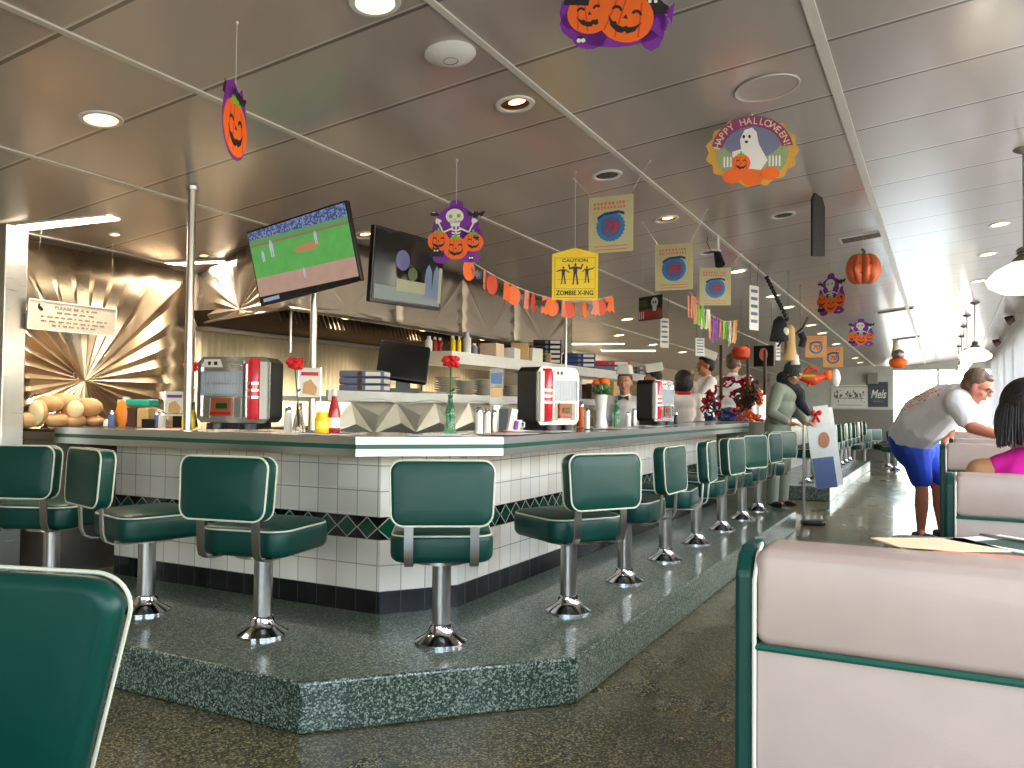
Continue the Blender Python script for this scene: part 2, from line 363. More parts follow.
# right-hand wall: sill, head and piers between the tall panes
XR = 1.16
m = MB(); m.box((XR+.07, 11, .42), (.14, 29.4, .84)); m.box((XR+.07, 11, 2.84), (.14, 29.4, .5))
struct(m.build('wall_right', M_white, None, False))
wy = [-3.4, -.6, 1.9, 4.4, 6.9, 9.4, 11.9, 14.4, 16.9, 19.4, 21.9, 25.0]
for i in range(len(wy)-1):
    a, b = wy[i], wy[i+1]; fr = MB()
    fr.box((XR+.05, a+.03, 1.72), (.1, .06, 1.76)); fr.box((XR+.05, b-.03, 1.72), (.1, .06, 1.76)); fr.box((XR+.05, (a+b)/2, .87), (.1, b-a, .05)); fr.box((XR+.05, (a+b)/2, 2.57), (.1, b-a, .05))
    o = struct(fr.build('window_%d' % (i+1), M_alu, None, False)); gl = MB(); gl.box((XR+.06, (a+b)/2, 1.72), (.006, b-a-.12, 1.66)); gl.build('pane', M_pane, o, False)
# far glazing (bright doorway) and rear glazing
fr = MB()
for x in (-1.44, -.16, 1.12): fr.box((x, 25.15, 1.2), (.06, .08, 2.4))
fr.box((-.16, 25.15, 2.41), (2.6, .08, .05)); fr.box((-.16, 25.15, .06), (2.6, .08, .12))
o = struct(fr.build('door_1', M_alu, None, False)); gl = MB(); gl.box((-.16, 25.15, 1.25), (2.5, .006, 2.25)); gl.build('pane', M_pane, o, False)
fr = MB()
for x in (-3.25, -1.8, -.35, 1.1): fr.box((x, -3.6, 1.53), (.07, .1, 1.86))
fr.box((-1.1, -3.6, 2.43), (4.4, .1, .05)); fr.box((-1.1, -3.6, .62), (4.4, .1, .05))
o = struct(fr.build('window_12', M_alu, None, False)); gl = MB(); gl.box((-1.1, -3.6, 1.53), (4.3, .006, 1.8)); gl.build('pane', M_pane, o, False)
# vertical blinds on the right-hand windows
M_blind = pbr('blind_fabric', hx(224, 224, 226), .7, trans=.0)
for i in range(1, len(wy)-1):
    a, b = wy[i], wy[i+1]
    if b < 4: continue
    t = thing('vertical_blind', 'white vertical louvre blind hanging at the %s window bay along the right wall' % ['', '', 'second', 'third', 'fourth', 'fifth', 'sixth', 'seventh', 'eighth', 'ninth', 'farthest'][i], 'blind', (XR-.06, (a+b)/2, 0), 0, 'vertical blinds on the right windows')
    r = MB(); r.box((0, 0, 2.62), (.05, b-a-.06, .05)); r.build('headrail', M_white, t, False)
    s_ = MB(); n = int((b-a)/.14)
    for k in range(n): s_.box((0, -(b-a)/2+.1+k*.14, 1.74), (.004, .085, 1.7), rot=(0, 0, R(62)))
    s_.build('louvres', M_blind, t, False)
# terrazzo platforms
def slab(name, poly, label, bull=.0):
    m = MB(); m.prism(poly, 0, .2); o = m.build(name, M_step, None, False); tag(o, label, 'step')
    b = o.modifiers.new('b', 'BEVEL'); b.width = .012; b.segments = 3; b.limit_method = 'ANGLE'; return o
slab('terrazzo_platform', [(-5.2, 2.5), (-2.2, 2.49), (-1.405, 3.32), (-1.4, 9.2), (-1.9, 9.8), (-2.9, 9.8), (-2.9, 4.1), (-5.2, 4.1)], 'raised green terrazzo platform under the near counter and its stools')
slab('terrazzo_platform', [(-4.4, 12.3), (-1.42, 12.3), (-1.42, 19.3), (-4.4, 19.3)], 'far green terrazzo platform carrying the second row of stools beyond the podium')

# steel column at the left edge and the kitchen cladding
m = MB(); cxr = P(27, 300, Y=3.06).x; cy0 = P(4, 300, X=cxr).y; m.box((cxr-.09, (cy0+3.06)/2, .2+(ceil_z(cxr-.18, 3)-.215)/2), (.18, 3.06-cy0, ceil_z(cxr-.18, 3)-.215)); o = m.build('steel_column', M_brush, None, False); tag(o, 'brushed steel clad column at the left edge of the room', 'column')
b = o.modifiers.new('b', 'BEVEL'); b.width = .006; b.segments = 2
def fan(name, poly, c, n, amp, fn, label, mat=M_sun, rc=.0):
    """radiating ridges from c clipped to a convex polygon; fn maps (u,v,w) to the world"""
    def hit(a):
        d = (math.cos(a), math.sin(a)); best = None
        for i in range(len(poly)):
            p, q = poly[i], poly[(i+1) % len(poly)]; e = (q[0]-p[0], q[1]-p[1]); det = d[0]*e[1]-d[1]*e[0]
            if abs(det) < 1e-9: continue
            t = ((p[0]-c[0])*e[1]-(p[1]-c[1])*e[0])/det; s = ((p[0]-c[0])*d[1]-(p[1]-c[1])*d[0])/det
            if t > 1e-4 and -1e-6 <= s <= 1+1e-6 and (best is None or t < best): best = t
        return best or .0
    an = [2*PI*k/(2*n) for k in range(2*n)]
    for p in poly: an.append(math.atan2(p[1]-c[1], p[0]-c[0]) % (2*PI))
    an = sorted(set(round(a, 5) for a in an)); vs = [(c[0], c[1], 0)]; K = 5
    for a in an:
        t = hit(a)
        for k in range(1, K+1):
            rr = t*k/K; w = amp*min(1, rr/.5)*math.cos(a*n)*(1 if k < K else .35)
            vs.append((c[0]+rr*math.cos(a), c[1]+rr*math.sin(a), w))
    m = MB(); N = len(an); fs = []
    for i in range(N):
        j = (i+1) % N
        fs.append((0, 1+i*K, 1+j*K))
        for k in range(K-1): fs.append((1+i*K+k, 1+i*K+k+1, 1+j*K+k+1, 1+j*K+k))
    m.add([fn(*q) for q in vs], fs)
    # returned edge so that the sheet has a thickness
    o = m.build(name, mat, None, True, 60); sd = o.modifiers.new('t', 'SOLIDIFY'); sd.thickness = .004; sd.offset = 1
    if label: tag(o, label, 'wall panel')
    return o
fan('sunburst_panel', [(3.05, .3), (4.56, .3), (4.56, ceil_z(-5.2, 4.56)-.01), (3.05, ceil_z(-5.2, 3.05)-.01)], (3.67, 1.42), 32, .022, lambda u, v, w: (-5.2+w, u, v), 'large embossed sunburst steel panel on the left wall above the bread')
# hood
HB = 1.9; hx0 = -3.79; hy0 = 4.11
hood = thing('extractor_hood', 'long steel extractor hood with sunburst panels above the cooking line', 'hood', (0, 0, 0))
m = MB(); u0 = Vector((-5.2, 4.62, 0)); u1 = Vector((hx0, hy0, 0))
dv = (u1-u0); L = dv.length; dv.normalize(); nv = Vector((dv.y, -dv.x, 0))
def pane(fn, a, b, top, cu, k=30):
    o = fan('sunburst_panel', [(a, HB), (b, HB), (b, top(b)), (a, top(a))], (cu, HB+.05), k, .016, fn, None); o.parent = hood; return o
M_hp = brushed('hood_steel', hx(158, 148, 136), .38, (120, 120, 6), .01)
a1 = lambda u, v, w: tuple(u0+dv*u+nv*w+Vector((0, 0, v)))
pane(a1, 0, L, lambda u: ceil_z(*(u0+dv*u)[:2])-.01, L*.5)
HE = P(572, 335, X=hx0).y; ys = [hy0, 5.3, 6.3, 7.3, HE]
for a, b in zip(ys, ys[1:]): pane(lambda u, v, w: (hx0+w, u, v), a, b, lambda u: ceil_z(hx0, u)-.01, (a+b)/2, 26)
for o in hood.children: o.data.materials[0] = M_hp
m = MB(); m.prism([(-5.19, 4.66), (hx0-.03, hy0+.03), (hx0-.03, HE), (-5.19, HE)], HB+.12, HB+.16); m.build('hood_liner', M_dark, hood, False)
m = MB(); k = 0
y = 4.3
while y < HE-.3: m.box((-4.72, y+.25, HB+.03), (.86, .012, .13), rot=(R(28), 0, 0)); y += .055
m.build('baffle_filters', pbr('filter_steel', hx(70, 58, 48), .5, .7), hood, False)
m = MB(); m.tube([u0+Vector((0, 0, HB)), u1+Vector((0, 0, HB)), Vector((hx0, HE, HB))], .014, 6); m.build('gutter', M_satin, hood)
for y, x in ((4.25, -3.9), (4.55, -3.95), (6.3, -3.9), (7.8, -3.9)):
    m = MB(); m.cyl((x, y, 1.62), (x, y, HB), .008); m.build('hanger_rod', M_satin, hood)
m = MB(); m.prism([(-5.19, HB), (hx0, HB), (hx0, ceil_z(hx0, HE)-.01), (-5.19, ceil_z(-5.19, HE)-.01)], HE-.005, HE+.005, 'y'); o = m.build('end_panel', M_hp, hood, False); o.data.transform(Matrix.Diagonal((1, -1, 1, 1)))
# ribbed steel splashback
m = MB(); n = 330; vs = []; y0, y1 = 4.58, 9.4
for i in range(n*4+1):
    y = y0+(y1-y0)*i/(n*4); w = .010*math.cos(2*PI*(y-y0)/.062)
    vs += [(-5.19+w, y, .02), (-5.19+w, y, 1.84)]
m.add(vs, [(2*i, 2*i+2, 2*i+3, 2*i+1) for i in range(n*4)]); o = m.build('ribbed_splashback', M_rib, None); tag(o, 'vertically ribbed steel splashback on the kitchen wall under the hood', 'splashback')
sd = o.modifiers.new('t', 'SOLIDIFY'); sd.thickness = .004; sd.offset = -1
m = MB(); m.box((-5.13, 7.0, 1.855), (.13, 4.8, .03)); tag(m.build('splashback_ledge', M_satin, None, False), 'narrow steel ledge along the top of the ribbed splashback', 'ledge')

# ================================================================== COUNTER
ct = thing('diner_counter', 'long angled diner counter faced in white and black tiles with steel edge', 'counter', (-2.5, 3.5, 0))
ct.location = (0, 0, 0)
def strip(path, z0, z1, name, mat, parent):
    m = MB(); us = [0]
    for a, b in zip(path, path[1:]): us.append(us[-1]+math.dist(a, b))
    vs = [];
    for p in path: vs += [(p[0], p[1], z0), (p[0], p[1], z1)]
    m.add(vs, [(2*i, 2*i+2, 2*i+3, 2*i+1) for i in range(len(path)-1)]); o = m.build(name, mat, parent, False)
    uv = o.data.uv_layers.new(name='UVMap')
    for lp in o.data.loops: vi = lp.vertex_index; uv.data[lp.index].uv = (us[vi//2], z1 if vi % 2 else z0)
    return o
bp = [(-4.62, 4.1), (-4.62, 3.49), (-2.573, 3.485), (-2.315, 3.83), (-2.315, 9.5), (-2.85, 9.5)]
strip(bp, .2, 1.03, 'tiled_face', M_tile, ct)
m = MB(); m.prism([(-4.6, 4.05), (-4.6, 3.51), (-2.585, 3.505), (-2.335, 3.84), (-2.335, 9.48), (-2.8, 9.48), (-2.8, 4.05)], .2, 1.03); m.build('counter_body', M_dark, ct, False)
top = [(-4.78, 3.2), (-2.51, 3.2), (-1.99, 3.71), (-1.99, 9.62), (-2.75, 9.62), (-2.75, 4.02), (-4.78, 4.02)]
def laminate():
    m = pbr('speckled_laminate', hx(168, 166, 158), .12, coat=.5); g = G(m); b = m.node_tree.nodes['Principled BSDF']; vec, _ = g.xyz()
    n = g.noise(vec, 160, 2); g.put(b.inputs['Base Color'], g.mix(g.m('GREATER_THAN', n, .52), hx(120, 112, 104), hx(196, 192, 184))); return m
m = MB(); m.prism(top, 1.03, 1.113); m.build('countertop', laminate(), ct, False)
def inset(path, d):
    o = []; n = len(path)
    for i, p in enumerate(path):
        p = Vector(p); a = Vector(path[i-1]) if i else None; b = Vector(path[i+1]) if i < n-1 else None; ns = []
        for q, w in ((a, p), (p, b)):
            if q is None or w is None: continue
            t = (Vector(w)-Vector(q)).normalized(); ns.append(Vector((t.y, -t.x)))
        nn = sum(ns, Vector((0, 0))).normalized(); k = d/max(.5, nn.dot(ns[0])); o.append(p+nn*k)
    return o
edge = [(-4.78, 4.02), (-4.78, 3.2), (-2.51, 3.2), (-1.99, 3.71), (-1.99, 9.62), (-2.75, 9.62)]
def band(z0, z1, d, name, mat):
    m = MB(); q0 = inset(edge, 0); q1 = inset(edge, d)
    for i in range(len(edge)-1):
        a0, b0, a1, b1 = q0[i], q0[i+1], q1[i], q1[i+1]
        m.add([(p.x, p.y, z) for z in (z0, z1) for p in (a0, b0, b1, a1)], [(3, 2, 1, 0), (4, 5, 6, 7), (0, 1, 5, 4), (1, 2, 6, 5), (2, 3, 7, 6), (3, 0, 4, 7)])
    m.build(name, mat, ct, False)
band(1.082, 1.118, .012, 'edge_moulding', M_alu); band(1.060, 1.082, .008, 'edge_stripe', M_greenstripe); band(1.024, 1.060, .012, 'edge_moulding', M_alu)

# stools ----------------------------------------------------------
def make_stool():
    t = thing('counter_stool', 'x', 'stool', (0, 0, 0))
    m = MB(); m.lathe([(.118, 0), (.118, .012), (.104, .02), (.072, .04), (.056, .058), (.052, .085), (.045, .09)], seg=36); m.build('base_flange', M_chrome, t)
    m = MB(); m.lathe([(.043, .085), (.043, .375)], seg=28); m.build('post', M_satin, t)
    m = MB(); m.lathe([(.13, .368), (.13, .39)], seg=20); m.build('seat_plate', M_satin, t)
    m = MB(); m.cushion(.45, .46, .135, .09, .035, (0, .02, .4575), dome=.02); s = m.build('seat', M_green, t)
    m = MB(); m.tube(loop_rr(.435, .445, .085, .508, c=(0, .02, 0)), .005, 6, True); m.build('piping', M_pipe, s)
    m = MB(); m.cushion(.438, .280, .080, .055, .022, (0, -.30, .706), ax='y', bend=-.25, dome=.006, rot=(R(-3), 0, 0), tap=.05)
    b = m.build('backrest', M_green, t)
    for sgn in (1, -1):
        m = MB(); L = loop_rr(.431, .273, .052, sgn*.034, ax='y', bend=-.25, tap=.05); e = Euler((R(-3), 0, 0)).to_matrix()
        m.tube([e@p+Vector((0, -.30, .706)) for p in L], .0045, 6, True); m.build('piping', M_pipe, b)
    for sx in (-.139, .139):
        pts = [(sx, -.02, .384), (sx, -.18, .384), (sx, -.225, .388), (sx, -.262, .405), (sx, -.275, .44), (sx, -.28, .52), (sx, -.283, .60)]
        m = MB(); vs = []
        for i, p in enumerate(pts):
            a = Vector(pts[max(0, i-1)]); c = Vector(pts[min(len(pts)-1, i+1)]); d = (c-a).normalized(); nn = Vector((0, -d.z, d.y))*.004; p = Vector(p)
            for q in ((-.019, -1), (.019, -1), (.019, 1), (-.019, 1)): vs.append(p+Vector((q[0], 0, 0))+nn*q[1])
        fs = [(0, 1, 2, 3), tuple(len(pts)*4-4+k for k in (3, 2, 1, 0))]
        for i in range(len(pts)-1):
            for k in range(4): fs.append((i*4+k, i*4+(k+1) % 4, i*4+4+(k+1) % 4, i*4+4+k))
        m.add(vs, fs); m.build('back_bracket', M_satin, t)
    return t
stool0 = make_stool()
stl = [(-4.40, 2.93, 22, 'leftmost green stool at the counter, partly cut by the frame edge'),
       (-3.64, 2.94, -16, 'green stool turned side-on to the left, second from the left end of the counter'),
       (-2.82, 2.92, 11, 'green stool with its back to the viewer, third from the counter\'s left end'),
       (-2.03, 3.22, 32, 'green stool seen square from behind at the cut corner of the counter'),
       (-1.755, 4.03, 58, 'first green stool right of the counter corner, its wide back angled left'),
       (-1.755, 4.89, 89, 'second green stool right of the counter corner, seen edge-on'),
       (-1.755, 5.73, 96, 'third green stool right of the counter corner, beneath the black glass bottles'),
       (-1.755, 6.56, 86, 'fourth green stool right of the counter corner along the aisle'),
       (-1.755, 7.41, 74, 'fifth green stool right of the counter corner, back turned to the aisle'),
       (-1.755, 8.24, 84, 'sixth green stool right of the counter corner, before the person in the scarf'),
       (-1.755, 9.02, 62, 'last green stool of the near counter, before the legs of the scarfed person')]
stl[6] = (-1.755, 5.73, 96, 'third green stool right of the counter corner, between two side-on stools')
for i, (x, y, a, lb) in enumerate(stl):
    s = stool0 if i == 0 else copy_tree(stool0); place(s, (x, y, .2), R(a), lb, 'green swivel stools at the near counter')
ordn = ['first', 'second', 'third', 'fourth', 'fifth', 'sixth', 'seventh', 'eighth', 'ninth', 'tenth', 'eleventh', 'twelfth']
for i in range(9):
    s = copy_tree(stool0); place(s, (-1.80, 12.75+i*.76, .2), R(88+(i*37) % 11), 'far green stool on the second platform, %s from its near end' % ordn[i], 'green swivel stools at the far counter')
# far counter
fc = thing('diner_counter', 'far pale-topped counter behind the second row of stools', 'counter', (0, 0, 0))
m = MB(); m.box((-2.75, 15.9, .62), (.5, 6.8, .84)); m.build('counter_body', M_tile and pbr('far_tiles', hx(190, 188, 180), .3), fc, False)
m = MB(); m.box((-2.6, 15.9, 1.08), (.8, 7.0, .08)); m.build('countertop', M_white, fc, False)
m = MB(); m.box((-2.185, 15.9, 1.08), (.03, 7.0, .07)); m.build('edge_moulding', M_alu, fc, False)

# ================================================================== COUNTER-TOP THINGS
ZT = 1.119
M_frame = pbr('jukebox_frame', hx(196, 196, 196), .26, .95)
def jukebox(loc, rz, label, side=1, sc=1.):
    """tabletop jukebox, front towards local -Y; side=1 puts the red tube on the right"""
    t = thing('tabletop_jukebox', label, 'jukebox', loc, rz, 'tabletop jukeboxes on the counter'); t.scale = (sc, sc, sc)
    W, H, D = .40, .37, .145; s = side
    m = MB(); m.box((0, 0, .018), (.26, .16, .036)); m.lathe([(.05, 0), (.05, .03)], (-.09, -.08, 0), 16); m.lathe([(.05, 0), (.05, .03)], (.09, -.08, 0), 16); m.build('foot', M_black, t)
    out = [(-W/2, .06), (-W/2+.025, .035), (W/2-.025, .035), (W/2, .06), (W/2, H-.03), (W/2-.03, H), (-W/2+.03, H), (-W/2, H-.03)]
    m = MB(); m.prism(out, -D/2, D/2, 'y'); o = m.build('case', M_black, t, False); b = o.modifiers.new('b', 'BEVEL'); b.width = .006; b.segments = 2
    f = D/2
    m = MB(); m.prism([(x*1.01, (z-.2)*1.01+.2) for x, z in out], f, f+.012, 'y'); m.build('front_frame', M_frame, t, False)
    y = -f-.012; cx = -s*.055
    m = MB(); m.box((cx, y-.002, .235), (.235, .006, .125)); m.build('title_window', pbr('title_cards', hx(176, 188, 206), .25, coat=.4) if 'title_cards' not in MATS else MATS['title_cards'], t, False)
    m = MB()
    for k in range(15): m.box((cx-.11+k*.0157, y-.006, .235), (.0016, .003, .12))
    for z in (.178, .235, .294): m.box((cx, y-.006, z), (.235, .003, .003))
    m.build('title_dividers', M_satin, t, False)
    for sx in (-1, 1): m = MB(); m.box((cx+sx*.125, y-.006, .2), (.012, .014, .27)); m.build('chrome_rail', M_chrome, t, False)
    m = MB(); m.prism([(cx-.12, .318), (cx-.005, .318), (cx-.02, .358), (cx-.105, .358)], -y, -y+.006, 'y'); m.build('brand_card', M_paper, t, False)
    m = MB(); m.box((cx-.04, y-.008, .338), (.018, .003, .018)); m.box((cx-.075, y-.008, .338), (.014, .003, .018)); m.build('card_print', M_black, t, False)
    m = MB(); m.box((cx+.07, y-.003, .345), (.09, .006, .014)); m.box((cx+.07, y-.003, .325), (.06, .006, .006)); m.build('coin_slot', M_satin, t, False)
    m = MB(); m.box((cx-.005, y-.005, .115), (.115, .012, .09)); m.build('selector_plate', pbr('selector_copper', hx(150, 84, 52), .4, .4) if 'selector_copper' not in MATS else MATS['selector_copper'], t, False)
    m = MB(); m.box((cx, y-.013, .12), (.06, .006, .028)); m.build('display', pbr('display_green', hx(16, 60, 30), .2) if 'display_green' not in MATS else MATS['display_green'], t, False)
    m = MB(); m.box((cx-.005, y-.013, .082), (.115, .006, .014)); m.build('button_row', M_ketchup, t, False)
    m = MB(); m.box((cx-.09, y-.003, .11), (.035, .006, .10)); m.box((cx+.085, y-.003, .11), (.035, .006, .10)); m.build('speaker_grille', M_dull, t, False)
    xs = s*.118
    m = MB(); m.lathe([(.032, .052), (.035, .06), (.035, H-.02), (.030, H-.008)], (xs, y+.004, 0), 24); tb = m.build('red_tube', M_red, t)
    for z in (.165, .2, .235):
        m = MB(); m.lathe([(.0375, z-.006), (.0375, z+.006)], (xs, y+.004, 0), 24); m.build('chrome_band', M_chrome, tb)
    m = MB(); m.box((xs+s*.054, y, .2), (.035, .02, .29)); m.build('light_column', M_white, t, False)
    return t
p = P(238, 425, Y=3.52); jukebox((p.x-.06, 3.60, ZT+.005), R(16), 'tabletop jukebox at the left on the counter, between mustard jar and red flower', 1, 1.13)
p = P(555, 424, X=-2.35); jukebox((-2.36, 5.04, ZT), R(78), 'tabletop jukebox in the middle, beside the coffee cup and below the stacked packets', -1, 1.12)
jukebox((-2.36, 7.35, ZT), R(84), 'small distant tabletop jukebox in front of the white-hatted worker', -1, 1.1)

def rose(loc, h, label, mat=M_rose, vase='clear', tilt=0., vh=.2, vlab=None):
    t = thing('artificial_flower', label, 'flower', (loc[0], loc[1], loc[2]), 0, 'flowers in bottles on the counter')
    m = MB(); m.tube([(0, 0, .03), (tilt*.3, 0, h*.5), (tilt, 0, h)], .004, 6); m.build('stem', M_stem, t)
    m = MB(); rr = random.Random(int(h*1000))
    for k in range(22):
        a = k*2.4; r = .004+.034*math.sqrt(k/22); m.ball((tilt+r*math.cos(a), r*math.sin(a), h+.034-r*.2+.018*math.sin(k*1.7)), (.017, .012, .016), 8, 5, rot=(rr.random()*2, rr.random()*2, a))
    m.build('bloom', mat, t)
    m = MB(); m.ball((tilt*.6+.014, 0, h*.66), (.018, .008, .006), 8, 5, rot=(0, -.5, 0)); m.build('leaf', M_stem, t)
    return t
def bottle(loc, label, prof, mat, cap=None, capmat=None, cat='bottle', name='bottle', liquid=None, lab=None, grp=None):
    t = thing(name, label, cat, loc, 0, grp)
    m = MB(); m.lathe(prof, seg=24); m.build('body', mat, t)
    if cap: m = MB(); m.lathe(cap, seg=20); m.build('cap', capmat, t)
    if lab: m = MB(); m.lathe([(lab[0], lab[1]), (lab[0], lab[2])], seg=24); m.build('paper_label', lab[3], t)
    return t
SODA = [(.002, .0), (.029, .0), (.031, .01), (.029, .05), (.026, .075), (.029, .10), (.030, .115), (.022, .15), (.014, .175), (.012, .2), (.014, .205), (.014, .212)]
CLEARV = [(.002, 0), (.034, 0), (.036, .01), (.030, .05), (.022, .09), (.016, .125), (.015, .155), (.018, .16)]
def mustard(p, label):
    return bottle(p, label, [(.002, 0), (.034, 0), (.037, .01), (.037, .075), (.032, .09)], M_yellow, [(.031, .09), (.031, .112), (.027, .114)], M_yellow, 'mustard jar', 'mustard_jar', lab=(.0375, .025, .065, pbr('jar_label', hx(250, 226, 90), .5) if 'jar_label' not in MATS else MATS['jar_label']), grp='mustard jars on the counter')
def shaker(p, label, mat=M_white, h=.10):
    return bottle(p, label, [(.002, 0), (.022, 0), (.023, .005), (.020, h*.75), (.018, h*.8)], mat, [(.0195, h*.8), (.019, h*.92), (.010, h)], M_chrome, 'shaker', 'salt_shaker', grp='shakers on the counter')
Yl = 3.45
def L(px, y=Yl): p = P(px, 425, Y=y); return (p.x, y, ZT)
def Rr(px, x=-2.28): p = P(px, 425, X=x); return (x, p.y, ZT)
mustard(L(188.5), 'yellow mustard jar left of the first jukebox'); mustard(L(322), 'yellow mustard jar beside the ketchup bottle')
bottle(L(334, 3.5), 'red ketchup bottle with white cap standing right of the mustard jar', [(.002, 0), (.030, 0), (.032, .01), (.032, .10), (.026, .14), (.016, .18), (.013, .205)], M_ketchup, [(.016, .2), (.016, .235), (.013, .238)], M_paper, 'ketchup bottle', 'ketchup_bottle', lab=(.0325, .03, .085, M_paper))
bottle(L(299, 3.43), 'clear glass bottle used as a vase for the large red flower', CLEARV, M_glass, name='glass_vase', cat='vase')
rose(L(299, 3.43), .345, 'large red flower leaning in the clear bottle right of the first jukebox', tilt=-.035)
shaker(L(288, 3.47), 'white shaker tucked between first jukebox and clear vase', h=.14)
bottle(L(192, 3.75), 'slim dark green bottle vase behind the mustard jar beside the pole', CLEARV, pbr('dark_green_glass', hx(20, 50, 30), .1), name='glass_vase', cat='vase')
rose(L(192, 3.75), .36, 'red flower in front of the left pole', tilt=-.02)
# table tents
def tent(loc, rz, label, w, h, mats, wire=True, base=.0):
    t = thing('menu_card_stand', label, 'menu card', loc, rz, 'card holders on the counter')
    m = MB(); m.box((0, 0, base+h/2), (w, .003, h)); m.build('card', mats[0], t, False)
    m = MB(); m.box((0, -.003, base+h*.80), (w*.86, .002, h*.12)); m.build('card_heading', mats[1], t, False)
    m = MB(); m.prism([(-w*.36, base+h*.15), (w*.3, base+h*.08), (w*.38, base+h*.35), (w*.05, base+h*.62), (-w*.32, base+h*.5)], .0025, .004, 'y'); m.build('card_picture', mats[2], t, False)
    m = MB()
    for sx in (-1, 1): m.tube([(sx*w*.56, .04, .003), (sx*w*.56, 0, .003), (sx*w*.56, 0, base+h*1.02)], .003, 6)
    m.tube([(-w*.56, 0, .003), (w*.56, 0, .003)], .003, 6); m.tube([(-w*.56, 0, base*.9+.02), (w*.56, 0, base*.9+.02)], .003, 6)
    m.build('wire_frame', M_chrome, t); return t
tent(L(174, 3.55), R(35), 'wire stand with white menu card picturing food, left of the mustard jar', .10, .15, (M_paper, M_purple, M_tan), base=.075)
m = MB(); m.box((0, 0, .04), (.09, .05, .08)); o = m.build('napkin_dispenser', M_black, None, False); o.location = L(181, 3.63); tag(o, 'black napkin dispenser behind the wire menu stand', 'napkin dispenser')
tent(L(309, 3.62), R(35), 'tall card stand with strawberry dessert photo behind the clear vase', .11, .17, (M_paper, M_pred, M_bread), base=.19)
# left end: bread, jug, boxes
bt = thing('bread_shelf', 'low steel shelf holding the loaves beside the steel column', 'shelf', (-5.0, 3.72, 0))
m = MB(); m.box((0, 0, 1.06), (.36, 1.0, .05)); m.box((0, 0, .6), (.34, .98, .86)); m.build('cabinet', M_dull, bt, False)
m = MB(); m.box((-.02, 0, 1.09), (.34, .98, .02)); m.build('red_tray', M_brown, bt, False)
lb = ['cut white-crumb loaf leaning at the left end of the bread shelf', 'round cut loaf in the middle of the upper bread row', 'whole loaf at the right of the upper bread row', 'small loaf at far left beside the steel column', 'low loaf left in the lower bread row', 'low loaf in the middle of the lower bread row', 'low loaf at right end of the lower bread row', 'loaf behind, at the left of the back bread row', 'loaf behind, at the right of the back bread row']
bs = [(38, 413, .062, .095, 1, .5), (72, 409, .062, .07, 1, 1.1), (88, 407, .068, .068, 0, 0), (27, 420, .06, .05, 0, 0), (56, 420, .07, .05, 0, 0), (75, 421, .07, .05, 0, 0), (94, 421, .07, .045, 0, 0), (48, 404, .08, .06, 0, 0), (63, 402, .085, .06, 0, 0)]
for i, (px, py, a, b, cut, tl) in enumerate(bs):
    Yv = 3.42 if i < 3 else 3.36 if i < 7 else 3.62
    p = P(px, py, X=-4.98 if i > 6 else -4.93); t = thing('bread_loaf', lb[i], 'bread', (p.x, p.y, p.z), R(20+i*31), 'loaves on the shelf by the steel column')
    m = MB(); m.ball((0, 0, 0), (a*.9, a*1.35, b*.9), 14, 9, rot=(0, 0, R(40))); m.build('crust', M_bread, t)
    if cut: m = MB(); m.ball((a*.35, -a*.75, 0), (a*.80, a*.45, b*.8), 14, 9, rot=(0, 0, 0)); m.build('cut_face', M_crumb, t)
p = P(126, 417, X=-4.66); bottle((p.x, p.y, ZT), 'squat orange jug with a white cap on the counter end', [(.002, 0), (.05, 0), (.06, .03), (.062, .10), (.05, .15), (.03, .175)], pbr('orange_jug', hx(226, 132, 40), .3), [(.022, .17), (.022, .19)], M_paper, 'jug', 'orange_jug')
def boxy(name, label, cat, c, d, mat, rz=0., grp=None, bev=.004):
    m = MB(); m.box((0, 0, d[2]/2), d); o = m.build(name, mat, None, False); o.location = c; o.rotation_euler[2] = rz
    b = o.modifiers.new('b', 'BEVEL'); b.width = bev; b.segments = 2; return tag(o, label, cat, grp)
c = L(133, 3.6); boxy('glass_canister', 'squat brown red canister under the teal packet', 'canister', c, (.12, .1, .12), M_brown, .2)
c = L(137, 3.6); t = thing('wrapped_packet', 'teal and white wrapped packet lying on the canisters', 'packet', (c[0], c[1], ZT+.122), .1)
m = MB(); m.cushion(.20, .09, .045, .01, .01, (.04, 0, .03)); m.build('wrapper', M_teal, t); m = MB(); m.box((-.09, 0, .03), (.07, .085, .04)); m.build('paper_band', M_paper, t, False)
c = L(146, 3.56); boxy('cardboard_box', 'small tan cardboard box below the teal packet', 'box', c, (.08, .07, .118), M_tan, .3)
for i, px in enumerate((112, 107, 157, 162)):
    c = L(px, 3.5); shaker(c, ['small white-topped squeeze bottle right of the bread', 'little steel pot beside the bread loaves', 'chrome-topped shaker next to the tan box', 'white shaker left of the wire menu stand'][i], M_white if i % 2 else M_steelblue, .10 if i != 1 else .05)
c = L(152, 3.5); boxy('caddy_box', 'low black condiment caddy beside the tan box', 'caddy', c, (.1, .07, .055), M_black, .2)
